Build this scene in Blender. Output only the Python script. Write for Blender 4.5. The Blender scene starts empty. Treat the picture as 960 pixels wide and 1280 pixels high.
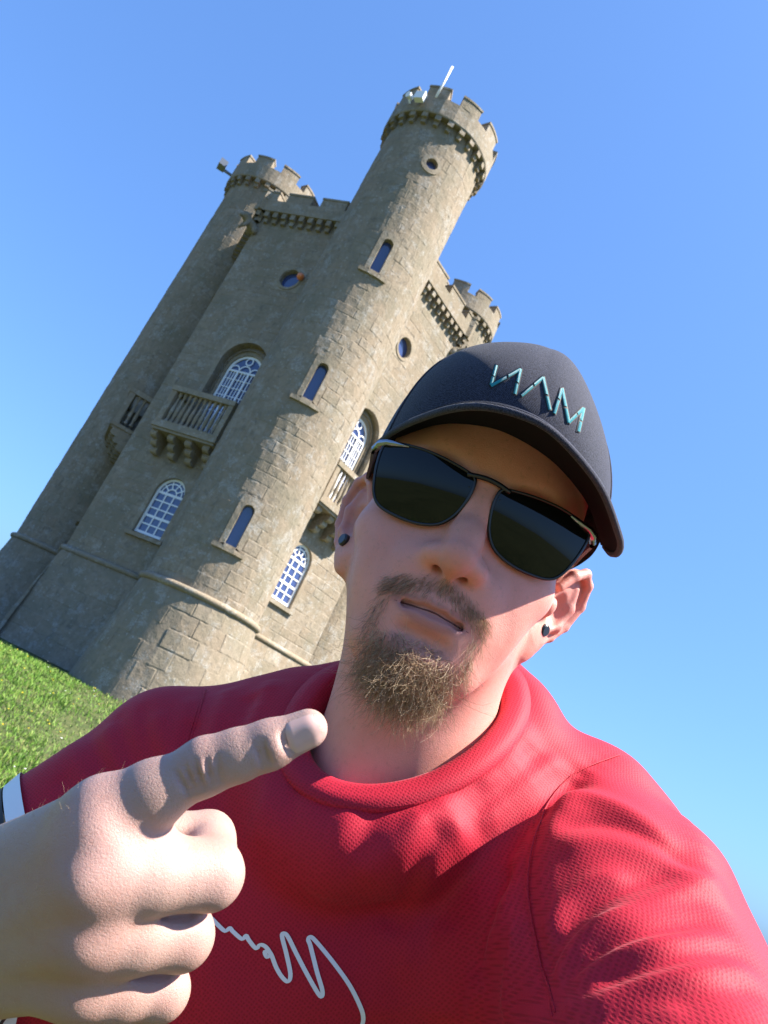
import bpy, bmesh, math, random
import numpy as np
from mathutils import Vector, Matrix
from mathutils.bvhtree import BVHTree

# ------------------------------------------------------------------ camera, sky, sun
scene = bpy.context.scene
COL = scene.collection
PITCH, ROLL = 0.298013, 0.434241
R0 = np.array([1., 0, 0]); U0 = np.array([0, -math.sin(PITCH), math.cos(PITCH)])
FW = np.array([0, math.cos(PITCH), math.sin(PITCH)])
CX = math.cos(ROLL) * R0 + math.sin(ROLL) * U0
CY = -math.sin(ROLL) * R0 + math.cos(ROLL) * U0
cam_d = bpy.data.cameras.new('camera'); cam = bpy.data.objects.new('camera', cam_d); COL.objects.link(cam)
m = Matrix.Identity(4)
for i in range(3):
    m[i][0] = CX[i]; m[i][1] = CY[i]; m[i][2] = -FW[i]
cam.matrix_world = m
cam_d.sensor_fit = 'VERTICAL'; cam_d.sensor_height = 36; cam_d.lens = 27
cam_d.clip_start = 0.01; cam_d.clip_end = 12000
cam_d.dof.use_dof = True; cam_d.dof.focus_distance = 0.42; cam_d.dof.aperture_fstop = 30
scene.camera = cam
SUN_AZ, SUN_EL = math.radians(98), math.radians(53)          # azimuth clockwise from +Y
sun_dir = Vector((math.sin(SUN_AZ) * math.cos(SUN_EL), math.cos(SUN_AZ) * math.cos(SUN_EL), math.sin(SUN_EL)))
world = bpy.data.worlds.new('World'); scene.world = world; world.use_nodes = True
wn = world.node_tree; bg = wn.nodes['Background']
sky = wn.nodes.new('ShaderNodeTexSky'); sky.sky_type = 'NISHITA'; sky.sun_disc = False
sky.sun_elevation = SUN_EL; sky.sun_rotation = SUN_AZ
sky.air_density = 1.0; sky.dust_density = 1.8; sky.ozone_density = 2.5; sky.altitude = 300
tint = wn.nodes.new('ShaderNodeMix'); tint.data_type = 'RGBA'; tint.blend_type = 'MULTIPLY'; tint.inputs[0].default_value = 1
tint.inputs[7].default_value = (.625, 1.055, 1.77, 1)
gam = wn.nodes.new('ShaderNodeGamma'); gam.inputs[1].default_value = .6; wn.links.new(sky.outputs[0], gam.inputs[0]); wn.links.new(gam.outputs[0], tint.inputs[6]); wn.links.new(tint.outputs[2], bg.inputs[0]); bg.inputs[1].default_value = 0.088
sun_d = bpy.data.lights.new('sun', 'SUN'); sun_d.energy = 5.0; sun_d.angle = math.radians(0.53); sun_d.color = (1.0, 0.935, 0.84)
sun = bpy.data.objects.new('sun', sun_d); COL.objects.link(sun)
sun.rotation_euler = sun_dir.to_track_quat('Z', 'Y').to_euler()
scene.view_settings.view_transform = 'Standard'; scene.view_settings.look = 'None'
scene.view_settings.exposure = 1.70; scene.view_settings.gamma = 1.0; scene.view_settings.use_curve_mapping = False

def Wp(px, py, d):
    """point seen at photo pixel (960x1280) at forward distance d (m); world origin is the phone camera"""
    return (CX * (px - 480) / 960 - CY * (py - 640) / 960 + FW) * d

rng = np.random.default_rng(7)
random.seed(7)

# ------------------------------------------------------------------ helpers
def tag(o, label=None, cat=None, group=None, kind=None):
    if label: o['label'] = label
    if cat: o['category'] = cat
    if group: o['group'] = group
    if kind: o['kind'] = kind
    return o

def empty(name, loc):
    o = bpy.data.objects.new(name, None); COL.objects.link(o); o.location = loc; o.empty_display_size = 0.1
    return o

def put(name, me, parent=None, mat=None):
    o = bpy.data.objects.new(name, me); COL.objects.link(o)
    if mat is not None and len(me.materials) == 0: me.materials.append(mat)
    if parent is not None:
        o.parent = parent
        p = parent; off = Vector((0, 0, 0))
        while p is not None:
            off += p.location; p = p.parent
        # meshes are written in world coordinates; children of meshes at the origin need no offset
        o.location = -off
    return o

def pydata(name, v, f, smooth=True):
    me = bpy.data.meshes.new(name); me.from_pydata([tuple(map(float, p)) for p in v], [], [tuple(map(int, q)) for q in f])
    if smooth: me.polygons.foreach_set('use_smooth', [True] * len(me.polygons))
    me.update(); return me

def fast_mesh(name, V, Q, smooth=True):
    """V (n,3) Q (m,4 or 3) numpy"""
    me = bpy.data.meshes.new(name); n, k = Q.shape
    me.vertices.add(len(V)); me.vertices.foreach_set('co', np.ascontiguousarray(V, dtype=np.float32).ravel())
    me.loops.add(n * k); me.loops.foreach_set('vertex_index', np.ascontiguousarray(Q, dtype=np.int32).ravel())
    me.polygons.add(n); me.polygons.foreach_set('loop_start', np.arange(0, n * k, k, dtype=np.int32))
    me.update(calc_edges=True); me.validate()
    me.polygons.foreach_set('use_smooth', [bool(smooth)] * n)
    return me

class MB:
    def __init__(s): s.v = []; s.f = []
    def quad(s, *p):
        b = len(s.v); s.v += [tuple(q) for q in p]; s.f.append(tuple(range(b, b + len(p))))
    def box(s, M, a0, a1, b0, b1, c0, c1):
        b = len(s.v)
        for c in (c0, c1):
            for (i, j) in ((a0, b0), (a1, b0), (a1, b1), (a0, b1)): s.v.append(tuple(M(i, j, c)))
        for q in ((0, 3, 2, 1), (4, 5, 6, 7), (0, 1, 5, 4), (1, 2, 6, 5), (2, 3, 7, 6), (3, 0, 4, 7)): s.f.append(tuple(b + k for k in q))
    def strip(s, A, B, closed=False):
        b = len(s.v); n = len(A); s.v += [tuple(q) for q in A] + [tuple(q) for q in B]
        for i in range(n if closed else n - 1):
            j = (i + 1) % n; s.f.append((b + i, b + j, b + n + j, b + n + i))
    def grid(s, rows, closed=False):
        b = len(s.v); m = len(rows[0])
        for r in rows: s.v += [tuple(q) for q in r]
        for i in range(len(rows) - 1):
            for j in range(m if closed else m - 1):
                k = (j + 1) % m; s.f.append((b + i * m + j, b + i * m + k, b + (i + 1) * m + k, b + (i + 1) * m + j))
    def tube(s, pts, rad, n=8, cap=True, flat=None):
        pts = [np.array(p, float) for p in pts]; rows = []; prev = None
        for i, p in enumerate(pts):
            t = pts[min(i + 1, len(pts) - 1)] - pts[max(i - 1, 0)]; t = t / (np.linalg.norm(t) + 1e-12)
            if prev is None:
                a = np.array([0, 0, 1.]) if abs(t[2]) < .9 else np.array([1., 0, 0]); a = a - t * (a @ t)
            else: a = prev - t * (prev @ t)
            a /= np.linalg.norm(a); prev = a; c = np.cross(t, a); r = rad[i] if hasattr(rad, '__len__') else rad
            rows.append([p + r * (math.cos(q) * a + math.sin(q) * c) for q in np.linspace(0, 2 * math.pi, n, endpoint=False)])
        b = len(s.v); s.grid(rows, True)
        if cap:
            s.f.append(tuple(b + k for k in range(n))[::-1]); s.f.append(tuple(b + (len(rows) - 1) * n + k for k in range(n)))
    def build(s, name, mat, parent=None, smooth=False, recalc=True, merge=False):
        me = pydata(name, s.v, s.f, smooth)
        if recalc or merge:
            bm = bmesh.new(); bm.from_mesh(me)
            if merge: bmesh.ops.remove_doubles(bm, verts=bm.verts, dist=1e-5)
            if recalc: bmesh.ops.recalc_face_normals(bm, faces=bm.faces)
            bm.to_mesh(me); bm.free()
        return put(name, me, parent, mat)

I3 = lambda a, b, c: (a, b, c)

# ------------------------------------------------------------------ materials
class NT:
    def __init__(s, name):
        s.m = bpy.data.materials.new(name); s.m.use_nodes = True; s.t = s.m.node_tree; s.b = s.t.nodes['Principled BSDF']
    def n(s, typ, **kw):
        o = s.t.nodes.new(typ)
        for k, v in kw.items():
            if k.startswith('i_'):
                key = k[2:]; key = int(key) if key.isdigit() else key.replace('_', ' ')
                o.inputs[key].default_value = v
            else: setattr(o, k, v)
        return o
    def l(s, a, b): s.t.links.new(a, b)
    def noise(s, scale, detail=4, rough=.55, vec=None, dist=0.0):
        o = s.n('ShaderNodeTexNoise', i_Scale=scale, i_Detail=detail, i_Roughness=rough, i_Distortion=dist)
        if vec is not None: s.l(vec, o.inputs['Vector'])
        return o
    def ramp(s, src, stops):
        r = s.n('ShaderNodeValToRGB'); e = r.color_ramp.elements
        while len(e) < len(stops): e.new(.5)
        for el, (p, c) in zip(e, stops): el.position = p; el.color = (*c, 1) if hasattr(c, '__len__') else (c, c, c, 1)
        s.l(src, r.inputs[0]); return r.outputs[0]
    def mix(s, fac, a, b, mode='MIX'):
        o = s.n('ShaderNodeMix', data_type='RGBA', blend_type=mode)
        for idx, v in ((0, fac), (6, a), (7, b)):
            if hasattr(v, 'is_output'): s.l(v, o.inputs[idx])
            elif idx == 0: o.inputs[0].default_value = v
            else: o.inputs[idx].default_value = (*v, 1)
        return o.outputs[2]
    def math(s, op, a, b=0.0):
        o = s.n('ShaderNodeMath', operation=op)
        for i, v in enumerate((a, b)):
            if hasattr(v, 'is_output'): s.l(v, o.inputs[i])
            else: o.inputs[i].default_value = v
        return o.outputs[0]
    def bump(s, h, strength=.3, dist=.01, prev=None):
        o = s.n('ShaderNodeBump'); o.inputs['Strength'].default_value = strength; o.inputs['Distance'].default_value = dist
        s.l(h, o.inputs['Height'])
        if prev is not None: s.l(prev, o.inputs['Normal'])
        return o.outputs[0]
    def set(s, **kw):
        for k, v in kw.items():
            k = k.replace('_', ' ')
            if hasattr(v, 'is_output'): s.l(v, s.b.inputs[k])
            elif k == 'Base Color' or k.endswith('Tint') : s.b.inputs[k].default_value = (*v, 1)
            else: s.b.inputs[k].default_value = v
        return s.m

def simple(name, col, rough=.5, **kw):
    t = NT(name); return t.set(Base_Color=col, Roughness=rough, **kw)

def stone_mat(name, tint=1.0):
    t = NT(name); g = t.n('ShaderNodeNewGeometry'); pos = g.outputs['Position']
    oi = t.n('ShaderNodeObjectInfo')
    rnd = t.math('FRACT', t.math('ADD', oi.outputs['Random'], t.math('MULTIPLY', g.outputs['Random Per Island'], .73)))
    a = t.noise(1.1, 5, .6, pos); b = t.noise(7, 6, .65, pos); c = t.noise(34, 4, .6, pos)
    base = t.ramp(rnd, [(0, (.30, .228, .148)), (.35, (.325, .255, .170)), (.6, (.35, .283, .195)), (.8, (.31, .25, .175)), (1, (.375, .305, .215))])
    base = t.mix(t.ramp(b.outputs[0], [(.35, 0.), (.7, 1.)]), base, (.255, .20, .13))
    base = t.mix(t.ramp(a.outputs[0], [(.42, 0.), (.68, .75)]), base, (.22, .19, .125))
    # pale lichen and dark weather stains, with shapes of their own
    li = t.noise(2.3, 6, .75, pos); v = t.n('ShaderNodeTexVoronoi', i_Scale=5.5); t.l(pos, v.inputs['Vector'])
    lich = t.math('MULTIPLY', t.ramp(li.outputs[0], [(.54, 0.), (.60, 1.)]), t.ramp(c.outputs[0], [(.42, 0.), (.56, .5)]))
    base = t.mix(lich, base, (.46, .45, .40))
    spots = t.ramp(v.outputs['Distance'], [(.10, 1.), (.16, 0.)])
    base = t.mix(t.math('MULTIPLY', spots, .4), base, (.52, .49, .42))
    st = t.noise(3.1, 5, .7, pos, 1.2)
    base = t.mix(t.ramp(st.outputs[0], [(.55, 0.), (.72, .6)]), base, (.12, .108, .085))
    base = t.mix(1.0, base, (tint * .88, tint * .90, tint * .97), 'MULTIPLY')
    h = t.bump(b.outputs[0], .5, .05); h = t.bump(c.outputs[0], .5, .015, h)
    return t.set(Base_Color=base, Roughness=.92, Specular_IOR_Level=.25, Normal=h)

M_stone = stone_mat('weathered_limestone')
M_mortar = stone_mat('lime_mortar', .97)
M_dress = stone_mat('dressed_limestone', 1.08)
M_white = simple('white_paint', (.80, .81, .82), .45)
t = NT('window_glass'); M_glass = t.set(Base_Color=(.045, .065, .17), Roughness=.06, Specular_IOR_Level=.9)
M_dark = simple('dark_interior', (.01, .01, .012), .8)
M_metal_w = simple('white_metal', (.82, .83, .85), .35)
M_metal_d = simple('grey_metal', (.11, .13, .17), .4)
t = NT('amber_glint'); M_amber = t.set(Base_Color=(.75, .22, .08), Roughness=.12)

# ------------------------------------------------------------------ ground
ZG = -1.032860
def sstep(a, b, x): u = np.clip((x - a) / (b - a), 0, 1); return u * u * (3 - 2 * u)
def gh(x, y):
    x = np.asarray(x, float); y = np.asarray(y, float); r = np.hypot(x + 4.5, y - 25.4)
    h = -1.55 + (1.55 + ZG + .02) * (1 - sstep(7.2, 21, r))
    h = h + .03 * np.sin(x * .9 + 1) * np.cos(y * .7) * sstep(1.5, 5, np.hypot(x, y)) * sstep(7, 9, r)
    far = np.hypot(x, y)
    return h - 9 * sstep(60, 420, far) - 26 * sstep(400, 3000, far)
V = [(0, 0, float(gh(0, 0)))]; F = []
rad = np.concatenate([np.linspace(.4, 36, 90), np.geomspace(37, 9000, 46)]); NA = 180
for r in rad:
    for k in range(NA):
        a = 2 * math.pi * k / NA; x, y = r * math.sin(a), r * math.cos(a); V.append((x, y, float(gh(x, y))))
for k in range(NA): F.append((0, 1 + k, 1 + (k + 1) % NA))
for i in range(len(rad) - 1):
    for k in range(NA):
        a, b = 1 + i * NA + k, 1 + i * NA + (k + 1) % NA; F.append((a, a + NA, b + NA, b))
t = NT('meadow_turf'); g = t.n('ShaderNodeNewGeometry'); pos = g.outputs['Position']
n1 = t.noise(.35, 5, .6, pos); n2 = t.noise(6, 5, .7, pos)
c = t.ramp(n1.outputs[0], [(.35, (.038, .054, .018)), (.6, (.062, .080, .030))])
c = t.mix(t.ramp(n2.outputs[0], [(.45, 0.), (.7, .6)]), c, (.16, .15, .06))
M_turf = t.set(Base_Color=c, Roughness=.95, Specular_IOR_Level=.1, Normal=t.bump(n2.outputs[0], .7, .04))
me = pydata('ground', V, F); gnd = put('ground', me, None, M_turf); tag(gnd, 'sloping grassy meadow ground around the tower', 'ground', kind='structure')

# grass blades
t = NT('grass_blade'); g = t.n('ShaderNodeNewGeometry')
n1 = t.noise(.55, 4, .6, g.outputs['Position'])
c = t.ramp(g.outputs['Random Per Island'], [(0, (.075, .170, .017)), (.5, (.118, .235, .026)), (.88, (.170, .270, .040)), (1, (.28, .27, .09))])
c = t.mix(t.ramp(n1.outputs[0], [(.55, 0.), (.75, .55)]), c, (.22, .24, .09))
M_blade = t.set(Base_Color=c, Roughness=.6, Specular_IOR_Level=.3)
def blades(n, r0, r1, a0, a1, hmin, hmax, wid):
    r = np.sqrt(rng.uniform(r0 ** 2, r1 ** 2, n)) if r1 < 6 else r0 + (r1 - r0) * rng.uniform(0, 1, n) ** 1.15
    a = np.radians(rng.uniform(a0, a1, n)); x, y = r * np.sin(a), r * np.cos(a)
    cl = .5 + .5 * np.sin(x * 2.3 + 1.7 * np.sin(y * 1.9)) * np.cos(y * 2.6)
    h = (hmin + (hmax - hmin) * rng.uniform(0, 1, n) ** 1.6) * (.6 + .7 * cl); w = wid * (.7 + .6 * rng.uniform(0, 1, n)) * (1 + r / 14)
    th = rng.uniform(0, 2 * math.pi, n); lean = rng.uniform(.1, .9, n) * h; la = rng.uniform(0, 2 * math.pi, n)
    z = gh(x, y) - .01; B = np.stack([x, y, z], 1); S = np.stack([np.cos(th), np.sin(th), 0 * th], 1) * w[:, None] / 2
    L = np.stack([np.cos(la) * lean, np.sin(la) * lean, 0 * la], 1); Z = np.array([0, 0, 1.])
    mid = B + L * .3 + Z * (h * .6)[:, None]; top = B + L + Z * h[:, None]
    P = np.stack([B - S, B + S, mid + S * .8, mid - S * .8, top], 1)
    return P
keep = []
for arg in ((45000, 4.5, 21, -42, -14, .04, .10, .007), (45000, 5.0, 21, -42, 12, .04, .10, .007), (16000, 1.5, 9, -60, 60, .05, .12, .006), (9000, .4, 4, 60, 300, .05, .11, .006)):
    P = blades(*arg); c = P[:, 0]
    inside = np.hypot(c[:, 0] + 4.49, c[:, 1] - 25.43) < 6.0
    for (tx, ty) in ((-3.351, 20.378), (-.691, 28.94), (-9.436, 26.963)): inside |= np.hypot(c[:, 0] - tx, c[:, 1] - ty) < 1.95
    keep.append(P[~inside])
P = np.concatenate(keep); n = len(P); b = np.arange(n)[:, None] * 5
T3 = np.concatenate([b + np.array([[0, 1, 2]]), b + np.array([[0, 2, 3]]), b + np.array([[3, 2, 4]])])
o = put('grass', fast_mesh('grass', P.reshape(-1, 3), T3, False), None, M_blade); tag(o, 'sunlit green meadow grass on the slope below the tower', 'grass', kind='stuff')
# buttercups and clover heads scattered in the grass
mbs = {}
for nm, colr, cnt in (('buttercup', (.85, .62, .02), 120), ('clover', (.75, .74, .68), 60)):
    mb = MB()
    for i in range(cnt):
        r = random.uniform(5, 20); a = math.radians(random.uniform(-42, -12)); x, y = r * math.sin(a), r * math.cos(a)
        z = float(gh(x, y)) + random.uniform(.05, .13); s = random.uniform(.010, .018)
        p = [(x + s * math.cos(k * math.pi / 3), y + s * math.sin(k * math.pi / 3), z + .3 * s) for k in range(6)]; b = len(mb.v)
        mb.v += p + [(x, y, z - .4 * s), (x, y, z + .7 * s)]
        for k in range(6): mb.f += [(b + k, b + (k + 1) % 6, b + 7), (b + (k + 1) % 6, b + k, b + 6)]
    o = mb.build('meadow_flowers', simple(nm + '_petal', colr, .6)); tag(o, ('yellow buttercups' if nm == 'buttercup' else 'pale clover heads') + ' dotted through the grass on the slope', 'flowers', kind='stuff')

# ------------------------------------------------------------------ signed-distance modelling
def smin(a, b, k):
    h = np.clip(.5 + .5 * (b - a) / k, 0, 1); return b + (a - b) * h - k * h * (1 - h)
class Field:
    """blended solid: ordered list of rounded primitives; meshed with sparse surface nets"""
    def __init__(s): s.ops = []; s.Rm = None; s.tm = None
    def frame(s, R=None, t=None): s.Rm = R; s.tm = t
    def _w(s, p): p = np.asarray(p, float); return p if s.Rm is None else s.Rm @ p + s.tm
    def _add(s, fn, c, r, k, op): s.ops.append((fn, np.asarray(c), r, k, op))
    def ell(s, c, r, k=.01, op='u', rot=None):
        A = np.eye(3) if rot is None else np.asarray(rot, float)      # columns: own axes in the frame
        if s.Rm is not None: A = s.Rm @ A
        c = s._w(c); r = np.asarray(r, float)
        def fn(P):
            q = (P - c) @ A; k0 = np.sqrt(((q / r) ** 2).sum(1)) + 1e-9; k1 = np.sqrt(((q / r ** 2) ** 2).sum(1)) + 1e-9
            return np.maximum(k0 * (k0 - 1) / k1, np.sqrt((q * q).sum(1)) - r.max())
        s._add(fn, c, r.max(), k, op)
    def cone(s, a, b, ra, rb, k=.01, op='u', sq=None):
        a = s._w(a); b = s._w(b); d = b - a; L2 = d @ d
        ax = None
        if sq is not None:                                            # squash: (direction, factor)
            ax = np.asarray(sq[0], float); ax = ax if s.Rm is None else s.Rm @ ax; ax = ax / np.linalg.norm(ax); fac = sq[1]
        def fn(P):
            v = P - a; tt = np.clip((v @ d) / L2, 0, 1); w = v - tt[:, None] * d
            if ax is not None: w = w + np.outer((w @ ax) * (1 / fac - 1), ax)
            return np.sqrt((w * w).sum(1)) - (ra + (rb - ra) * tt)
        s._add(fn, (a + b) / 2, math.sqrt(L2) / 2 + max(ra, rb), k, op)
    def chain(s, pts, rs, k=.005, op='u', sq=None):
        for i in range(len(pts) - 1): s.cone(pts[i], pts[i + 1], rs[i], rs[i + 1], k, op, sq)
    def ev(s, P, bc=None, br=0.0):
        """P (M,per,3)"""
        M, per = P.shape[:2]; cur = np.full((M, per), .2)
        if bc is None: bc = P[:, 0]
        for fn, c, r, k, op in s.ops:
            idx = np.nonzero(((bc - c) ** 2).sum(1) < (r + br + k + .045) ** 2)[0]
            if len(idx) == 0: continue
            d = fn(P[idx].reshape(-1, 3)).reshape(len(idx), per); c0 = cur[idx]
            if op == 'u': c0 = smin(c0, d, k)
            else: c0 = -smin(-c0, d, k)
            cur[idx] = c0
        return cur
    def mesh(s, lo, hi, h, n=8):
        lo = np.asarray(lo, float); hi = np.asarray(hi, float); NB = np.ceil((hi - lo) / (h * n)).astype(int)
        gi = np.stack(np.meshgrid(*[np.arange(q) for q in NB], indexing='ij'), -1).reshape(-1, 3)
        C = lo + (gi + .5) * h * n; v = s.ev(C[:, None], C, 0)[:, 0]
        act = gi[np.abs(v) < h * n * .87 * 1.35 + .008]
        loc = np.stack(np.meshgrid(*[np.arange(n + 1)] * 3, indexing='ij'), -1)
        out_v = []; out_k = []; qx = []
        NX, NY = int(NB[1] * n + 4), int(NB[2] * n + 4)
        key = lambda ijk: (ijk[..., 0].astype(np.int64) * NX + ijk[..., 1]) * NY + ijk[..., 2]
        quads = []
        for st in range(0, len(act), 600):
            A = act[st:st + 600]; G = A[:, None, None, None] * n + loc[None]; P = lo + G * h
            D = s.ev(P.reshape(len(A), -1, 3), lo + (A + .5) * h * n, h * n * .9).reshape(len(A), n + 1, n + 1, n + 1)
            S = D < 0
            cs = np.zeros((len(A), n, n, n), int)
            for a in (0, 1):
                for b in (0, 1):
                    for c in (0, 1): cs += S[:, a:n + a, b:n + b, c:n + c]
            B = np.argwhere((cs > 0) & (cs < 8))
            if len(B) == 0: continue
            bi, i, j, k = B.T; acc = np.zeros((len(B), 3)); cnt = np.zeros(len(B))
            for ax in range(3):
                for a in (0, 1):
                    for b in (0, 1):
                        o0 = [0, 0, 0]; o1 = [0, 0, 0]; oth = [q for q in range(3) if q != ax]; o0[oth[0]] = o1[oth[0]] = a; o0[oth[1]] = o1[oth[1]] = b; o1[ax] = 1
                        d0 = D[bi, i + o0[0], j + o0[1], k + o0[2]]; d1 = D[bi, i + o1[0], j + o1[1], k + o1[2]]
                        x = (d0 < 0) != (d1 < 0); tt = np.where(x, d0 / np.where(x, d0 - d1, 1), 0)
                        pt = np.tile(np.array(o0, float), (len(B), 1)); pt[:, ax] += tt
                        acc += pt * x[:, None]; cnt += x
            ijk = A[bi] * n + np.stack([i, j, k], 1)
            out_v.append(lo + (ijk + acc / cnt[:, None]) * h); out_k.append(key(ijk + 1))
            s0 = S[bi, i, j, k]
            for ax, (da, db) in enumerate((((0, 1, 0), (0, 0, 1)), ((0, 0, 1), (1, 0, 0)), ((1, 0, 0), (0, 1, 0)))):
                o1 = [0, 0, 0]; o1[ax] = 1; s1 = S[bi, i + o1[0], j + o1[1], k + o1[2]]
                x = s0 != s1; c0 = ijk[x] + 1; da = np.array(da); db = np.array(db)
                q = np.stack([key(c0), key(c0 - da), key(c0 - da - db), key(c0 - db)], 1); fl = ~s0[x]; q[fl] = q[fl][:, ::-1]; quads.append(q)
        K = np.concatenate(out_k); Vv = np.concatenate(out_v); o = np.argsort(K); K = K[o]; Vv = Vv[o]
        Q = np.concatenate(quads); idx = np.searchsorted(K, Q); idx = np.clip(idx, 0, len(K) - 1); ok = (K[idx] == Q).all(1); Q = idx[ok]
        # settle the vertices on the surface
        for _ in range(2):
            e = h * .5; T4 = np.array([[1, -1, -1], [-1, -1, 1], [-1, 1, -1], [1, 1, 1]], float)
            PP = np.concatenate([Vv[:, None], Vv[:, None] + T4[None] * e], 1); d = s.ev(PP, Vv, 0.01)
            gr = (d[:, 1:, None] * T4[None]).sum(1) / (4 * e); g2 = (gr * gr).sum(1) + 1e-6
            Vv = Vv - np.clip(d[:, 0] / g2, -h, h)[:, None] * gr
        return Vv, Q
    def grad(s, V, e=.002):
        T4 = np.array([[1, -1, -1], [-1, -1, 1], [-1, 1, -1], [1, 1, 1]], float)
        d = s.ev(V[:, None] + T4[None] * e, V, .01); g = (d[:, :, None] * T4[None]).sum(1); return g / (np.linalg.norm(g, axis=1, keepdims=True) + 1e-9)

# ------------------------------------------------------------------ the tower
RT = 1.5817; HS = 2.90; HWC = 15.17; HW = 16.33; HTC = 18.39; HT = 19.80
TT = [np.array(p) for p in ((-3.35135, 20.37778), (-.69123, 28.94009), (-9.43646, 26.96266))]
PP_ = [np.array(p) for p in ((-.15633, 24.07953), (-5.49455, 29.85618), (-7.82816, 22.34482))]
TC = np.array((-4.49301, 25.42685))
tower = empty('stone_tower', (TC[0], TC[1], ZG)); tag(tower, 'tall weathered limestone folly tower with round battlemented turrets on the hilltop', 'tower')

def wallmap(P, T):
    t = (T - P) / np.linalg.norm(T - P); n = np.array([t[1], -t[0]])
    if n @ (P - TC) < 0: n = -n
    return (lambda u, b, z: (P[0] + u * t[0] + b * n[0], P[1] + u * t[1] + b * n[1], z + ZG)), n, t
def turmap(c, a0=0.0):
    d = -c / np.linalg.norm(c); e = np.array([-d[1], d[0]])
    def M(s, b, z):
        a = s / RT + a0; r = RT + b; return (c[0] + r * (d[0] * math.cos(a) + e[0] * math.sin(a)), c[1] + r * (d[1] * math.cos(a) + e[1] * math.sin(a)), z + ZG)
    return M, d, e

def arch(w, z0, zs, N=12):
    return [(-w, z0), (-w, z0 + (zs - z0) * .5)] + [(-w * math.cos(q), zs + w * math.sin(q)) for q in np.linspace(0, math.pi, N + 1)] + [(w, z0 + (zs - z0) * .5), (w, z0)]
def rectout(path, w, z0, zt, zs):
    out = []
    for (s, z) in path:
        if z <= zs + 1e-6: out.append((math.copysign(w, s), z if abs(z - path[0][1]) > 1e-6 else z0))
        else:
            q = math.atan2(z - zs, s); c, sn = math.cos(q), math.sin(q); k = min(w / abs(c) if abs(c) > 1e-6 else 1e9, (zt - zs) / sn if sn > 1e-6 else 1e9); out.append((k * c, zs + k * sn))
    return out
def circ(r, zc, N=20): return [(r * math.cos(q), zc + r * math.sin(q)) for q in np.linspace(0, 2 * math.pi, N, endpoint=False)]

def ring_part(mb, M, u0, inner, outer, nf, nb, nfo=None, closed=False, ob=-.06):
    """dressed stone ring: face between the paths, reveal going in to nb, outer return going in to ob"""
    nfo = nf if nfo is None else nfo
    I = [M(u0 + s, nf, z) for s, z in inner]; O = [M(u0 + s, nfo, z) for s, z in outer]
    mb.strip(I, O, closed); mb.strip([M(u0 + s, nb, z) for s, z in inner], I, closed); mb.strip(O, [M(u0 + s, ob, z) for s, z in outer], closed)

def sash(M, u0, path, ng, parent, cols, rows, w, z0, zs, fan=True, name='window', fw=.06):
    mb = MB(); cx_, cz_ = 0, (z0 + zs) / 2
    ins = []
    for (s, z) in path:
        if z > zs: d = math.hypot(s, z - zs); ins.append((s * (d - fw) / d, zs + (z - zs) * (d - fw) / d))
        else: ins.append((math.copysign(w - fw, s), max(z, z0 + fw)))
    ring_part(mb, M, u0, ins, path, ng + .05, ng, ob=ng)
    mb.box(M, u0 - w, u0 + w, ng, ng + .052, z0, z0 + fw * 1.3)
    win = mb.build(name, M_white, parent)
    mb = MB(); b = .020
    for i in range(1, cols):
        s = -w + fw + (2 * w - 2 * fw) * i / cols; mb.box(M, u0 + s - b, u0 + s + b, ng, ng + .035, z0 + fw, zs + .02)
    for j in range(1, rows + 1):
        z = z0 + fw + (zs - z0 - fw) * j / rows; bb = b * (1.8 if j in (rows, rows // 2) else 1); mb.box(M, u0 - w + fw, u0 + w - fw, ng, ng + .031, z - bb, z + bb)
    if fan:
        for q in np.linspace(0, math.pi, 6)[1:-1]:
            c, s_ = math.cos(q), math.sin(q); r0, r1 = w * .32, w - fw * .8
            p = [(r0 * c - b * s_, zs + r0 * s_ + b * c), (r0 * c + b * s_, zs + r0 * s_ - b * c), (r1 * c + b * s_, zs + r1 * s_ - b * c), (r1 * c - b * s_, zs + r1 * s_ + b * c)]
            mb.quad(*[M(u0 + s, ng + .033, z) for s, z in p])
        for rr in (w * .36, w * .70):
            a1 = [M(u0 + (rr + b) * math.cos(q), ng + .036, zs + (rr + b) * math.sin(q)) for q in np.linspace(0, math.pi, 11)]
            a2 = [M(u0 + (rr - b) * math.cos(q), ng + .036, zs + (rr - b) * math.sin(q)) for q in np.linspace(0, math.pi, 11)]
            mb.strip(a1, a2)
    mb.build('glazing_bars', M_white, win)
    pane(M, u0, path, ng + .012, win)
    return win
def pane(M, u0, path, n, parent, mat=None):
    mb = MB(); pts = [M(u0 + s, n, z) for s, z in path]; b = len(mb.v); mb.v += pts; mb.f.append(tuple(range(len(pts)))); mb.build('glass', mat or M_glass, parent, recalc=False)

def core(M, ub, zb, holes, name, parent, mat, nfun=lambda z: 0.0):
    us = sorted(set(ub + [h[i] for h in holes for i in (0, 1)])); zs = sorted(set(zb + [h[i] for h in holes for i in (2, 3)])); mb = MB()
    for i in range(len(us) - 1):
        for j in range(len(zs) - 1):
            uc, zc = (us[i] + us[i + 1]) / 2, (zs[j] + zs[j + 1]) / 2
            if any(h[0] < uc < h[1] and h[2] < zc < h[3] for h in holes): continue
            mb.quad(*[M(u, nfun(z), z) for u, z in ((us[i], zs[j]), (us[i + 1], zs[j]), (us[i + 1], zs[j + 1]), (us[i], zs[j + 1]))])
    return mb

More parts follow.
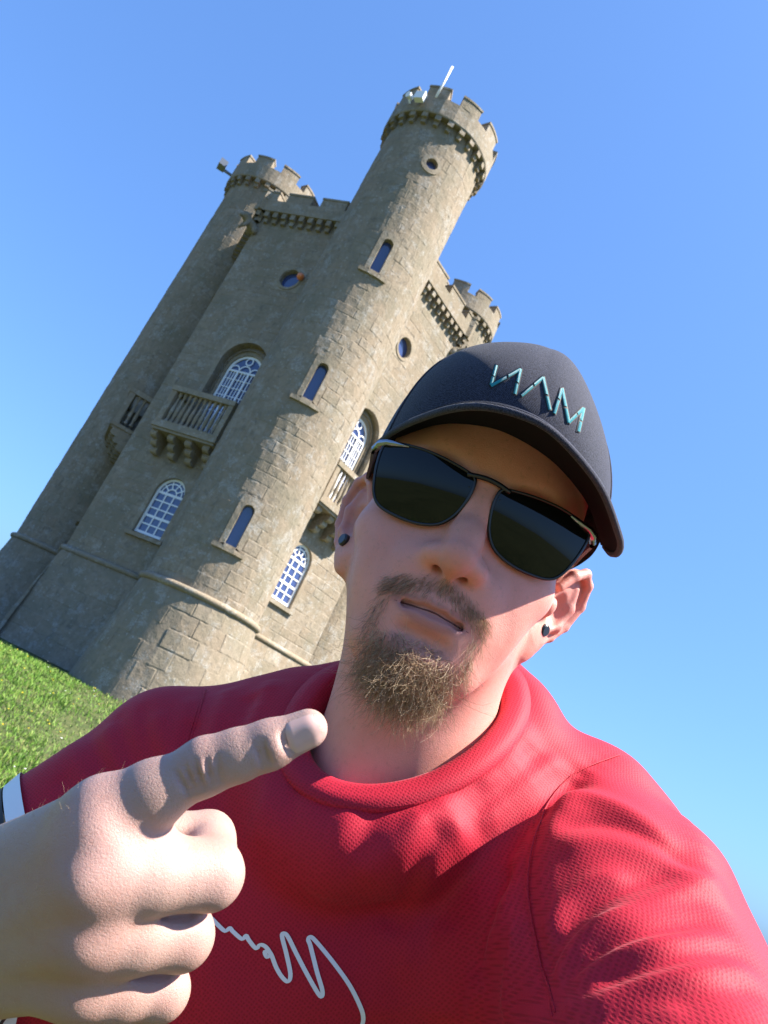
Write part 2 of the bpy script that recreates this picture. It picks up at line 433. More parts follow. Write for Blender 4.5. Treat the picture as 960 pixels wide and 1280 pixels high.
def courses(z0, z1, rs):
    out = []; z = z0
    while z < z1 - .12:
        h = rs.choice([.27, .31, .36]); h = min(h, z1 - z)
        if z1 - z - h < .12: h = z1 - z
        out.append((z, h)); z += h
    return out
def unit_stone(k):
    """dressed block, unit size, front towards +y, edges eased, face uneven"""
    r = np.random.default_rng(100 + k); v = []; f = []
    xs = [-.5, -.475, 0, .475, .5]; zs_ = [0, .06, .94, 1]
    for z in zs_:
        for x in xs:
            edge = abs(x) > .49 or z in (0, 1); v.append((x + (0 if edge else r.normal() * .012), -.005 if edge else .003 + r.normal() * .002, z + (0 if edge else r.normal() * .012)))
    for j in range(3):
        for i in range(4): f.append((j * 5 + i, j * 5 + i + 1, (j + 1) * 5 + i + 1, (j + 1) * 5 + i))
    me = pydata('stone', v, [q[::-1] for q in f], False); me.materials.append(M_stone); return me
STONES = [unit_stone(k) for k in range(6)]

def corner_free(z, h, a, b, holes):
    """pieces of the interval a..b left free by the openings in this course"""
    seg = [(a, b)]
    for (u0, u1, z0, z1) in holes:
        if min(z + h, z1) - max(z, z0) > .3 * h:
            ns = []
            for (p, q) in seg:
                if q <= u0 or p >= u1: ns.append((p, q)); continue
                if u0 - p > .12: ns.append((p, u0))
                if q - u1 > .12: ns.append((u1, q))
            seg = ns
    return seg

def build_wall(P, T, single):
    M, n, t = wallmap(P, T); UE = 3.75; U0_ = 2.28
    w1, w2, wi = .50, .80, .60
    holes = [(U0_ - w1 - .13, U0_ + w1 + .13, 4.02, 5.93 + .13), (U0_ - w2 - .12, U0_ + w2 + .12, 7.10, 10.78 + .1), (U0_ - .47, U0_ + .47, 13.25 - .47, 13.25 + .47)]
    mb = core(M, [0, UE + 1.1], [HS, HWC + 1.0], holes, 'wall', tower, M_mortar)
    # battered plinth under the string course
    for (a, b) in ((0, UE + 1.1),):
        mb.quad(M(a - .0, .07, HS), M(b, .07, HS), M(b, .42, -.4), M(a - .35, .42, -.4)); mb.quad(M(a, 0, HS), M(b, 0, HS), M(b, .07, HS), M(a, .07, HS))
    mb.box(M, 0, UE + 1, -2.2, -.5, HWC + .2, HWC + .5)
    wall = mb.build('wall', M_mortar, tower)
    # ashlar
    rs = random.Random(int(P[0] * 100) + 5); al = math.atan2(-n[0], n[1]); cnt = 0
    stuff = MB()
    for z, h in courses(HS + .02, HWC + .1, rs):
        for (p, q) in corner_free(z, h, 0.0, UE, [(a, b, c, d) for a, b, c, d in holes]):
            u = p
            while u < q - 1e-6:
                w = rs.uniform(.42, .95); w = q - u if q - u - w < .3 else w; k = rs.randrange(6); pr = rs.uniform(-.004, .006)
                if single and u < 3.55:
                    o = put('stone', STONES[k], wall); x, y, zz = M(u + w / 2, pr, z + .004)
                    o.location = Vector((x, y, zz)) ; o.rotation_euler = (0, 0, al); o.scale = (w - .009, 1, h - .008); cnt += 1
                else:
                    b = len(stuff.v)
                    for vv in STONES[k].vertices: stuff.v.append(M(u + w / 2 + vv.co.x * (w - .009), vv.co.y + pr, z + .004 + vv.co.z * (h - .008)))
                    for pl in STONES[k].polygons: stuff.f.append(tuple(b + i for i in pl.vertices))
                u += w
    # plinth blocks
    for z, h in ((.0, .5), (.5, .48), (.98, .48), (1.46, .48), (1.94, .46), (2.40, .44)):
        u = -.3
        while u < UE:
            w = rs.uniform(.6, 1.25); k = rs.randrange(6); b = len(stuff.v); pr = rs.uniform(-.008, .008)
            for vv in STONES[k].vertices:
                zz = z + .004 + vv.co.z * (h - .008); stuff.v.append(M(max(u + w / 2 + vv.co.x * (w - .009), -.38 * (1 - zz / HS)), vv.co.y + pr + .07 + .35 * (HS - zz) / (HS + .4), zz))
            for pl in STONES[k].polygons: stuff.f.append(tuple(b + i for i in pl.vertices))
            u += w
    o = stuff.build('stonework', M_stone, wall, smooth=False, recalc=False); o['kind'] = 'stuff'
    # string course
    mb = MB(); mb.tube([M(-.02, .06, HS + .03), M(UE, .06, HS + .03)], .085, 8); mb.build('string_course', M_dress, wall, smooth=True)
    # lower window
    mb = MB(); inner = arch(w1, 4.09, 5.42); ring_part(mb, M, U0_, inner, rectout(inner, w1 + .15, 4.0, 5.42 + w1 + .15, 5.42), .016, -.16)
    mb.quad(*[M(U0_ + a, b, 4.09) for a, b in ((-w1, .016), (w1, .016), (w1, -.16), (-w1, -.16))])
    win = sash(M, U0_, inner, -.13, tower, 3, 5, w1, 4.09, 5.42, fw=.07)
    mb.build('window_surround', M_dress, win)
    mb = MB(); mb.box(M, U0_ - w1 - .16, U0_ + w1 + .16, -.1, .10, 3.94, 4.06); mb.build('sill', M_dress, win)
    # tall window over the balcony, in a stepped arch
    zs2 = 9.93; inner2 = arch(w2, 7.12, zs2, 16); mid = arch(wi + .08, 7.12, zs2 - .05, 16); inn = arch(wi, 7.15, 9.82, 16)
    mb = MB(); ring_part(mb, M, U0_, inner2, rectout(inner2, w2 + .14, 7.0, zs2 + w2 + .14, zs2), .018, -.26)
    ring_part(mb, M, U0_, mid, inner2, -.16, -.24, nfo=-.25, ob=-.27); ring_part(mb, M, U0_, inn, mid, -.22, -.34, ob=-.24)
    win = sash(M, U0_, inn, -.32, tower, 1, 1, wi, 7.15, 9.82, fan=False, fw=.075)
    mb.build('window_surround', M_dress, win)
    mb2 = MB()
    for s in (-.2, .2): mb2.box(M, U0_ + s - .032, U0_ + s + .032, -.30, -.25, 7.2, 9.84)
    for a, b in ((-.525, -.23), (-.17, .17), (.23, .525)):
        m_ = (a + b) / 2
        for s in (a + (b - a) / 3, a + 2 * (b - a) / 3): mb2.box(M, U0_ + s - .013, U0_ + s + .013, -.30, -.275, 7.2, 9.82)
        for j in range(1, 9): z = 7.2 + 2.62 * j / 9; mb2.box(M, U0_ + a, U0_ + b, -.30, -.277, z - .013, z + .013)
    mb2.box(M, U0_ - .53, U0_ + .53, -.30, -.262, 9.79, 9.85)
    for (s0, z0, rr) in ((-.36, 9.86, .15), (.36, 9.86, .15), (0, 9.86, .19), (0, 10.22, .12)):
        full = 2 * math.pi if z0 > 10 else math.pi; q_ = np.linspace(0, full, 15)
        mb2.strip([M(U0_ + s0 + (rr + .02) * math.cos(q), -.268, z0 + (rr + .02) * math.sin(q)) for q in q_], [M(U0_ + s0 + (rr - .02) * math.cos(q), -.268, z0 + (rr - .02) * math.sin(q)) for q in q_])
    mb2.build('tracery', M_white, win)
    # round window
    mb = MB(); ci = circ(.33, 13.25, 24); co = [( .49 * c_ / max(abs(c_), abs(s_)), 13.25 + .49 * s_ / max(abs(c_), abs(s_))) for c_, s_ in [(math.cos(q), math.sin(q)) for q in np.linspace(0, 2 * math.pi, 24, endpoint=False)]]
    ring_part(mb, M, U0_, ci, co, .012, -.17, closed=True)
    c1 = circ(.345, 13.25, 24); c2 = circ(.43, 13.25, 24); ring_part(mb, M, U0_, c1, c2, .035, .0, closed=True, ob=.0)
    ow = mb.build('round_window', M_dress, tower); pane(M, U0_, ci, -.14, ow)
    # balcony
    mb = MB(); a, b = 1.06, 3.36; mb.box(M, a, b, -.02, .74, 7.02, 7.14); mb.box(M, a + .04, b - .04, -.02, .69, 6.94, 7.018)
    bal = mb.build('balcony', M_dress, tower)
    mb = MB(); mb.box(M, a + .02, b - .02, .50, .74, 8.24, 8.40); mb.box(M, a + .02, a + .24, .0, .498, 8.24, 8.40); mb.box(M, b - .24, b - .02, .0, .498, 8.24, 8.40); mb.build('handrail', M_dress, bal)
    mb = MB(); mb.box(M, a + .03, b - .03, .52, .72, 7.145, 7.25); mb.build('base_rail', M_dress, bal)
    for s in (a + .13, b - .13): mb = MB(); mb.box(M, s - .09, s + .09, .53, .71, 7.252, 8.238); mb.build('pier', M_dress, bal)
    prof = [(0, .062), (.06, .062), (.08, .035), (.2, .052), (.34, .066), (.5, .05), (.7, .032), (.84, .030), (.88, .05), (.985, .06)]
    mb = MB(); mb.grid([[(r * math.cos(q), r * math.sin(q), z) for q in np.linspace(0, 2 * math.pi, 8, endpoint=False)] for z, r in prof], True)
    bme = pydata('baluster', mb.v, mb.f); bme.materials.append(M_dress)
    spots = [(a + .34 + .18 * i, .62) for i in range(10)] + [(a + .13, .18), (a + .13, .36), (b - .13, .18), (b - .13, .36)]
    for (u, nn) in spots:
        o = put('baluster', bme, bal); o.location = Vector(M(u, nn, 7.252))
    for u in (1.2, 1.83, 2.46, 3.09):
        mb = MB()
        for (n1, z0, z1) in ((.62, 6.74, 6.938), (.44, 6.55, 6.738), (.26, 6.36, 6.548)):
            pr = [(0, z0), (n1 - .09, z0), (n1 - .03, z0 + .04), (n1, z0 + .10), (n1 - .02, z1), (0, z1)]
            A = [M(u - .11, p, z) for p, z in pr]; B = [M(u + .11, p, z) for p, z in pr]; mb.strip(A, B, True); mb.quad(*A); mb.quad(*B)
        mb.build('bracket', M_dress, bal)
    # corbelled parapet
    mb = MB(); mb.box(M, -.26, UE, -.30, .25, HWC + .36, HWC + .80); par = mb.build('parapet', M_stone, tower)
    u = -.12
    while u < UE - .1:
        mb = MB(); mb.box(M, u, u + .17, -.02, .22, HWC + .16, HWC + .357); mb.box(M, u + .01, u + .16, -.02, .12, HWC, HWC + .157); mb.build('corbel', M_stone, par); u += .34
    for a, b in ((-.27, .42), (.78, 1.72), (2.08, 3.02), (3.36, UE)):
        mb = MB(); mb.box(M, a, b, -.24, .246, HWC + .803, HW - .05); mb.box(M, a - .02, b + .02, -.26, .27, HW - .048, HW + .02); mb.build('merlon', M_stone, par)
    return M

def build_turret(c, single, full, spin):
    M, d, e = turmap(c); prof = lambda z: 0.0 if z >= HS else (.06 + .44 * (HS - z) / (HS + .4))
    holes = []
    slits = (4.36, 8.75, 13.10) if full else ()
    for z in slits: holes.append((-.24, .24, z - .08, z + 1.38))
    if full: holes.append((-.30, .30 , 17.20 - .30, 17.20 + .30))
    cir = 2 * math.pi * RT; N = 48; ub = [-cir / 2 + cir * i / N for i in range(N + 1)]
    ub = [u for u in ub if not (full and .001 < min(abs(abs(u) - .24), abs(abs(u) - .30)) < .05)]
    mb = core(M, ub, [HS, 6., 10., 14., HTC + .8], holes, 'turret', tower, M_mortar)
    z_ = [HS, 1.45, 0, -.45]; mb.grid([[M(u, prof(z) + (.06 if z == HS else 0), z) for u in ub[:-1]] for z in z_], True)
    mb.grid([[M(u, 0, HS) for u in ub[:-1]], [M(u, .06, HS) for u in ub[:-1]]], True)
    tur = mb.build('turret', M_mortar, tower, smooth=True)
    for p in tur.data.polygons: p.use_smooth = True
    rs = random.Random(spin * 10 + 3); cnt = 0; cand = []
    for z, h in courses(HS + .03, HTC + .05, rs):
        nst = rs.choice([13, 15, 17]); off = rs.uniform(0, 1); free = None
        for i in range(nst):
            a = ((i + off) / nst - .5) * cir; w = cir / nst
            if a > cir / 2: a -= cir
            for (p, q) in corner_free(z, h, a - w / 2, a + w / 2, [(hh[0] - .07, hh[1] + .07, hh[2], hh[3]) for hh in holes]):
                cand.append((z, h, p, q, rs.randrange(6), rs.uniform(-.004, .007)))
    for z, h in ((.0, .5), (.5, .48), (.98, .48), (1.46, .48), (1.94, .46), (2.40, .44)):
        off = rs.uniform(0, 1); nst = rs.choice([12, 14])
        for i in range(nst): a = ((i + off) / nst - .5) * cir; a = a - cir if a > cir / 2 else a; cand.append((z, h, a - cir / nst / 2, a + cir / nst / 2, rs.randrange(6), rs.uniform(-.008, .012)))
    stuff = MB()
    def stone(mb, z, h, p, q, k, pr):
        b = len(mb.v); w = q - p
        for vv in STONES[k].vertices:
            zz = z + .005 + vv.co.z * (h - .008); mb.v.append(M((p + q) / 2 + vv.co.x * (w - .009), vv.co.y + pr + prof(zz), zz))
        for pl in STONES[k].polygons: mb.f.append(tuple(b + i for i in pl.vertices))
    vis = sorted(cand, key=lambda s: abs((s[2] + s[3]) / 2) > 1.18 * RT)
    for i, sdat in enumerate(vis):
        if single and cnt < 295 and abs((sdat[2] + sdat[3]) / 2) < 1.18 * RT:
            mb = MB(); stone(mb, *sdat); mb.build('stone', M_stone, tur, smooth=False, recalc=False); cnt += 1
        else: stone(stuff, *sdat)
    o = stuff.build('stonework', M_stone, tur, smooth=False, recalc=False); o['kind'] = 'stuff'
    # roll moulding
    mb = MB(); mb.grid([[M(u, .05 + .10 * math.cos(q), HS + .03 + .095 * math.sin(q)) for u in ub[:-1]] for q in np.linspace(-2.2, 2.2, 7)], True); mb.build('string_course', M_dress, tur, smooth=True)
    # corbel table, parapet, merlons
    mb = MB(); po, pi_ = .225, -.12
    for (b0, z0), (b1, z1) in zip(((po - .02, HTC + .36), (po, HTC + .40), (po, HTC + 1.0), (pi_, HTC + 1.0)), ((po, HTC + .40), (po, HTC + 1.0), (pi_, HTC + 1.0), (pi_, HTC - .2))):
        mb.grid([[M(u, b0, z0) for u in ub[:-1]], [M(u, b1, z1) for u in ub[:-1]]], True)
    mb.grid([[M(u, -.02, HTC + .36) for u in ub[:-1]], [M(u, po - .02, HTC + .36) for u in ub[:-1]]], True)
    par = mb.build('parapet', M_stone, tur)
    nc = 26
    for i in range(nc):
        u = cir * i / nc; mb = MB(); mb.box(M, u - .08, u + .08, -.02, po - .03, HTC + .19, HTC + .357); mb.box(M, u - .07, u + .07, -.02, .11, HTC + .05, HTC + .187); mb.build('corbel', M_stone, tur)
    nm = 10
    for i in range(nm):
        u = cir * (i + spin * .01) / nm; w = cir / nm * .31; mb = MB()
        cols = np.linspace(u - w, u + w, 5)
        for j in range(4): mb.box(M, cols[j], cols[j + 1], -.115, po - .004, HTC + 1.002, HT - .07)
        cols = np.linspace(u - w - .02, u + w + .02, 5)
        for j in range(4): mb.box(M, cols[j], cols[j + 1], -.14, po + .02, HT - .068, HT)
        mb.build('merlon', M_stone, tur, merge=True)
    mb = MB(); mb.v = [M(u, -.1, HTC + .6) for u in ub[:-1]]; mb.f = [tuple(range(len(ub) - 1))]; mb.build('roof', M_mortar, tur)
    for z in slits:
        w = .155; inner = arch(w, z, z + .98, 10); mb = MB(); ring_part(mb, M, 0, inner, rectout(inner, w + .14, z - .06, z + 1.36, z + .98), .035, -.20)
        mb.box(M, -w, w, -.2, .034, z - .06, z)
        win = mb.build('slit_window', M_dress, tower); pane(M, 0, inner, -.15, win)
        mb = MB(); 
        for s0, s1 in ((-.42, -.14), (-.14, .14), (.14, .42)): mb.box(M, s0, s1, -.03, .085, z - .18, z - .065)
        mb.build('sill', M_dress, win)
    if full:
        mb = MB(); ci = circ(.185, 17.2, 20); co = [(.32 * c_ / max(abs(c_), abs(s_)), 17.2 + .32 * s_ / max(abs(c_), abs(s_))) for c_, s_ in [(math.cos(q), math.sin(q)) for q in np.linspace(0, 2 * math.pi, 20, endpoint=False)]]
        ring_part(mb, M, .05, ci, circ(.33, 17.2, 20), .04, -.16, closed=True)
        mb.strip([M(.05 + s, .005, z) for s, z in circ(.325, 17.2, 20)], [M(s * 1.15, .005, 17.2 + (z - 17.2) * 1.15) for s, z in co], True)
        ow = mb.build('round_window', M_dress, tower); pane(M, .05, ci, -.13, ow)
    return M

ML = build_wall(PP_[2], TT[0], True)
MR = build_wall(PP_[0], TT[0], True)
for (p, q) in ((2, 2), (0, 1), (1, 1), (1, 2)): build_wall(PP_[p], TT[q], False)
MT0 = build_turret(TT[0], True, True, 30)
MT1 = build_turret(TT[1], False, False, 65)
MT2 = build_turret(TT[2], False, False, 10)
mb = MB(); mb.v = [(p[0], p[1], ZG + HWC + .45) for p in (TT[0], PP_[0], TT[1], PP_[1], TT[2], PP_[2])]; mb.f = [(0, 1, 2, 3, 4, 5)]; mb.build('roof', M_mortar, tower)
# gargoyles crouching on the plain corners
for i in (0, 2, 1):
    P = PP_[i]; dr = (P - TC) / np.linalg.norm(P - TC); sd = np.array([-dr[1], dr[0]]); g = Field()
    Rg = np.array([[dr[0], sd[0], 0], [dr[1], sd[1], 0], [0, 0, 1.]]); g.frame(Rg, np.array([P[0], P[1], ZG + 14.72]))
    g.cone((-.1, 0, .12), (.34, 0, .22), .17, .15, .05); g.ell((.46, 0, .30), (.16, .14, .15), .06); g.cone((.52, 0, .25), (.64, 0, .20), .085, .06, .04)
    for s in (-1, 1):
        g.cone((.36, s * .1, .12), (.44, s * .12, -.1), .065, .05, .04); g.ell((.40, s * .11, .42), (.045, .04, .06), .03); g.ell((.05, s * .14, .05), (.13, .07, .13), .04); g.cone((.56, s * .07, .34), (.58, s * .08, .34), .02, .02, .02, 's')
    ctr = np.array([P[0], P[1], ZG + 14.8]); Vg, Qg = g.mesh(ctr - .9, ctr + .9, .03); put('gargoyle', fast_mesh('gargoyle', Vg, Qg), tower, M_stone)
# aerial pole and floodlights fixed to the masonry
mb = MB(); mb.tube([MT0(-.66, .31, 19.25), MT0(-.66, .31, 20.55)], .035, 8); mb.build('aerial_pole', M_metal_w, tower, smooth=True)
mb = MB(); mb.box(MT0, -1.12, -.88, .34, .52, 18.92, 19.20); mb.box(MT0, -1.04, -.96, .26, .345, 19.0, 19.1); mb.build('floodlight', M_metal_w, tower)
mb = MB(); mb.tube([MT0(-1.34, .30, 19.16), MT0(-1.34, .50, 19.13)], [.085, .10], 12); mb.tube([MT0(-1.34, .27, 19.0), MT0(-1.34, .40, 19.1)], .03, 6); mb.build('floodlight', M_metal_w, tower)
mb = MB(); mb.box(MT2, -2.62, -2.30, .55, .85, 19.15, 19.42); mb.box(MT2, -2.50, -2.42, .2, .56, 19.1, 19.18); mb.build('floodlight', M_metal_d, tower)
bm = bmesh.new(); bmesh.ops.create_uvsphere(bm, u_segments=16, v_segments=10, radius=.12); me = bpy.data.meshes.new('glint_ball'); bm.to_mesh(me); bm.free()  # amber ball added in place of an orange glint at the round window
me.polygons.foreach_set('use_smooth', [True] * len(me.polygons)); o = put('glint_ball', me, tower, M_amber); o.location = Vector(ML(2.66, .10, 13.34)) - tower.location

# ------------------------------------------------------------------ the person
t = NT('skin'); at = t.n('ShaderNodeVertexColor', layer_name='tone'); sep = t.n('ShaderNodeSeparateColor'); t.l(at.outputs[0], sep.inputs[0])
tc = t.n('ShaderNodeTexCoord'); P_ = tc.outputs['Object']
n1 = t.noise(38, 4, .6, P_); n2 = t.noise(520, 3, .6, P_); n3 = t.noise(150, 4, .65, P_); v1 = t.n('ShaderNodeTexVoronoi', i_Scale=900); t.l(P_, v1.inputs['Vector'])
c = t.mix(t.ramp(n1.outputs[0], [(.35, 0.), (.7, 1.)]), (.385, .246, .202), (.42, .278, .236))
c = t.mix(t.ramp(n3.outputs[0], [(.48, 0.), (.75, .35)]), c, (.38, .212, .172))
face = t.mix(1.0, c, (1.80, 1.20, 1.14), 'MULTIPLY'); c = t.mix(at.outputs[1], c, face)  # head skin redder, and lightened with warm fill light put into the colour
c = t.mix(sep.outputs[0], c, (.47, .175, .155))        # redder: ears, nose, knuckles
c = t.mix(sep.outputs[1], c, (.42, .17, .165))        # lips
c = t.mix(sep.outputs[2], c, (.17, .105, .07))         # hair roots
v2 = t.n('ShaderNodeTexVoronoi', i_Scale=760, feature='DISTANCE_TO_EDGE'); t.l(t.mix(.25, P_, t.noise(90, 2, .5, P_).outputs[1]) if False else P_, v2.inputs['Vector']); cells = t.ramp(v2.outputs['Distance'], [(0.0, 0.), (.10, 1.)])
n6 = t.noise(1500, 3, .7, P_)
h = t.bump(n3.outputs[0], .20, .0008); h = t.bump(cells, .22, .00025, h); h = t.bump(n6.outputs[0], .42, .0005, h); h = t.bump(v1.outputs['Distance'], .12, .0003, h)
fr_ = t.noise(260, 3, .7, P_); c = t.mix(t.ramp(fr_.outputs[0], [(.58, 0.), (.70, .38)]), c, (.40, .20, .15)); c = t.mix(t.ramp(n6.outputs[0], [(.35, .22), (.6, 0.)]), c, (.42, .25, .20))
rgh = t.n('ShaderNodeMapRange'); rgh.inputs['To Min'].default_value = .36; rgh.inputs['To Max'].default_value = .58; t.l(n3.outputs[0], rgh.inputs['Value'])
M_skin = t.set(Base_Color=c, Roughness=rgh.outputs[0], Specular_IOR_Level=.32, Normal=h, Subsurface_Weight=.22, Subsurface_Scale=.004)
t.b.inputs['Subsurface Radius'].default_value = (1.0, .35, .2)

HR = np.array([[0.99616415, 0.08732488, -0.00559974], [-0.08741374, 0.99018431, -0.10905905], [-0.0039788, 0.10913021, 0.9940195]])
HT_ = np.array([0.053017, 0.429324, 0.164988]) + HR @ np.array([-.0035, 0, 0])
def H(p): return HR @ np.asarray(p, float) + HT_
def Hl(P): return (np.asarray(P) - HT_) @ HR

SH_R = Wp(205, 972, .585); SH_L = Wp(735, 1062, .535)             # shoulder joints (picture left, picture right)
NECK_B = np.array([.087, .558, -.02])
EL_R = np.array([-.165, .585, -.310]); WR_R = Wp(-95, 1185, .300)
EL_L = np.array([.215, .300, -.100]); WR_L = np.array([.105, .045, -.165])

B = Field(); B.frame(HR, HT_)
# skull and face
B.ell((.001, .090, .030), (.0720, .100, .088), .02)
B.ell((0, .044, -.012), (.060, .050, .066), .03)
B.ell((0, .030, -.070), (.0435, .046, .045), .03)
for s in (-1, 1):
    B.cone((s * .0405, .070, -.058), (s * .023, .012, -.100), .015, .014, .028)    # jaw line
    B.ell((s * .042, .025, -.038), (.022, .018, .017), .02)                       # cheekbone
    B.ell((s * .032, .016, -.062), (.018, .014, .02), .02)
B.cone((-.030, .012, .018), (.030, .012, .018), .0125, .0125, .016)               # brow
B.ell((0, .004, -.104), (.022, .017, .017), .018)                                 # chin
B.ell((0, .006, -.074), (.031, .016, .024), .016)                                 # muzzle
for s in (-1, 1): B.ell((s * .031, -.004, -.001), (.017, .012, .013), .012, 's')
for s in (-1, 1): B.ell((s * .031, .020, 0), (.0125, .0125, .0125), .004)
# nose
B.chain([(0, .002, .012), (0, -.0065, -.008), (0, -.0185, -.030), (0, -.0250, -.0410)], [.0060, .0066, .0086, .0108], .009)
for s in (-1, 1):
    B.ell((s * .0115, -.0155, -.0445), (.0080, .0095, .0075), .006)
    B.ell((s * .020, -.002, -.052), (.009, .008, .010), .012)
B.cone((0, -.026, -.046), (0, -.011, -.0545), .0052, .0052, .006)                 # columella
for s in (-1, 1): B.cone((s * .0070, -.0195, -.0545), (s * .0085, -.012, -.045), .0029, .0022, .003, 's')
# lips
B.chain([(-.0255, .000, -.0755), (-.016, -.0085, -.0725), (-.005, -.0125, -.0700), (0, -.0118, -.0708), (.005, -.0125, -.0700), (.016, -.0085, -.0725), (.0255, .000, -.0755)], [.0022, .0040, .0046, .0044, .0046, .0040, .0022], .0035)
B.chain([(-.0235, .000, -.0775), (-.012, -.0088, -.0800), (0, -.0108, -.0808), (.012, -.0088, -.0800), (.0235, .000, -.0775)], [.0020, .0034, .0039, .0034, .0020], .0035)
B.chain([(-.0255, -.0045, -.0778), (-.016, -.0128, -.0766), (-.005, -.0168, -.0754), (0, -.0168, -.0759), (.005, -.0168, -.0754), (.016, -.0128, -.0766), (.0255, -.0045, -.0778)], [.0008, .0014, .0016, .0016, .0016, .0014, .0008], .0030, 's')
B.cone((-.010, -.0135, -.0915), (.010, -.0135, -.0915), .003, .003, .010, 's')      # fold under the lip
# ears
def ear_axes(s):
    q = .66 if s > 0 else .60; ez = np.array([s * (.20 if s > 0 else .05), .10, .975]); ez /= np.linalg.norm(ez); e1 = np.array([s * q, math.sqrt(1 - q * q), 0]); e1 -= ez * (e1 @ ez); e1 /= np.linalg.norm(e1); e2 = np.cross(e1, ez); e2 = e2 if e2[1] < 0 else -e2
    return e1, e2, np.array([s * (.0745 if s > 0 else .0675), .082, -.026])
for s in (-1, 1):
    e1, e2, eo = ear_axes(s); ez = np.array([s * (.20 if s > 0 else .05), .10, .975]); ez /= np.linalg.norm(ez)
    E_ = lambda a, z, b=0.0: eo + e1 * a + ez * z + e2 * b
    A = np.stack([e1, e2, ez], 1)
    B.ell(E_(.010, .002, -.001), (.0195, .0042, .031), .006, 'u', A)
    B.chain([E_(-.006, .010, .003), E_(.000, .024, .004), E_(.010, .0325, .004), E_(.021, .029, .003), E_(.0285, .015, .002), E_(.027, -.004, .001), E_(.019, -.018, .001), E_(.010, -.026, .001)], [.003, .0036, .0036, .0038, .0038, .0034, .003, .003], .0022)
    B.chain([E_(.013, .020, .002), E_(.0175, .006, .003), E_(.015, -.010, .003), E_(.007, -.017, .003)], [.0022, .0032, .0034, .003], .004)
    B.ell(E_(.004, -.030, .0), (.0085, .0048, .0105), .006, 'u', A)
    B.ell(E_(.004, -.002, .0055), (.0085, .0075, .0125), .003, 's', A)
    B.ell(E_(-.006, -.006, .004), (.0045, .0045, .007), .004, 'u', A)
# neck, trunk, arms
B.frame()
B.cone(H((.002, .090, -.045)), NECK_B, .047, .063, .03)
for s in (-1, 1): B.cone(H((s * .045, .085, -.05)), NECK_B + np.array([s * .02 - .006, -.038, -.0]), .010, .009, .03)
B.cone(NECK_B - np.array([0, -.01, .03]), SH_R + np.array([.03, 0, -.01]), .050, .046, .03); B.cone(NECK_B - np.array([0, -.01, .03]), SH_L + np.array([-.03, 0, -.01]), .050, .046, .03)
B.chain([SH_R, SH_R * .55 + EL_R * .45, EL_R], [.048, .044, .038], .03)
B.chain([EL_R, EL_R * .65 + WR_R * .35, WR_R], [.037, .042, .0285], .03)
B.chain([SH_L, SH_L * .55 + EL_L * .45, EL_L], [.048, .044, .038], .03)
B.chain([EL_L, EL_L * .65 + WR_L * .35, WR_L], [.037, .042, .0275], .03)
# pointing hand: joint chains from the picture, at real size
K = {'i': Wp(128, 1027, .262), 'm': Wp(112, 1093, .253), 'r': Wp(108, 1163, .256), 'p': Wp(104, 1228, .264)}
PIP = {'i': Wp(258, 957, .268), 'm': Wp(262, 1093, .276), 'r': Wp(226, 1170, .276), 'p': Wp(200, 1238, .278)}
B.cone(WR_R, WR_R + (WR_R - EL_R) * .02, .030, .030, .02)
for k, r0, r1 in (('i', .019, .0135), ('m', .019, .0135), ('r', .0185, .013), ('p', .0175, .012)):
    base = WR_R * .75 + K[k] * .25; B.cone(base, K[k] + FW * .0035, r0, r1 * .93, .016)
B.cone(WR_R * .5 + K['i'] * .5 + FW * .012, K['m'] + FW * .022, .016, .013, .02)
for k, r in (('i', .0112), ('m', .0112), ('r', .0106), ('p', .0096)): B.ell(K[k] + FW * .001, (r, r, r), .012)
def finger(k, pts, rs, kk=.004): B.chain(pts, rs, kk)
DIP_i, TIP_i = Wp(336, 931, .270), Wp(385, 911, .272)
finger('i', [K['i'], K['i'] * .5 + PIP['i'] * .5, PIP['i'], PIP['i'] * .5 + DIP_i * .5, DIP_i, TIP_i], [.0108, .0098, .0094, .0086, .0081, .0069])
for k, rr, dp in (('m', .0118, .030), ('r', .0113, .028), ('p', .0101, .024)):
    a, b = K[k], PIP[k]; d = (b - a) / np.linalg.norm(b - a); dip = b + FW * dp - d * .008; tip = dip - d * .018 + FW * .002
    B.chain([a, a * .5 + b * .5, b], [rr * .95, rr * 1.10, rr * 1.03], .0032)
    B.chain([b, dip, tip], [rr * .97, rr * .85, rr * .75], .003)
TH = [Wp(60, 1130, .30), Wp(150, 1090, .302), Wp(205, 1072, .298), Wp(252, 1076, .296)]
B.chain(TH, [.016, .0130, .0108, .0092], .008)
for k in ('i', 'm', 'r', 'p'): B.cone(WR_R * .7 + K[k] * .3 - FW * .016, K[k] - FW * .0085, .0022, .0030, .010)
for k, r in (('m', .0108), ('r', .0102), ('p', .0092)): B.ell(K[k] * .82 + PIP[k] * .18 + FW * .002, (r, r, r), .012)
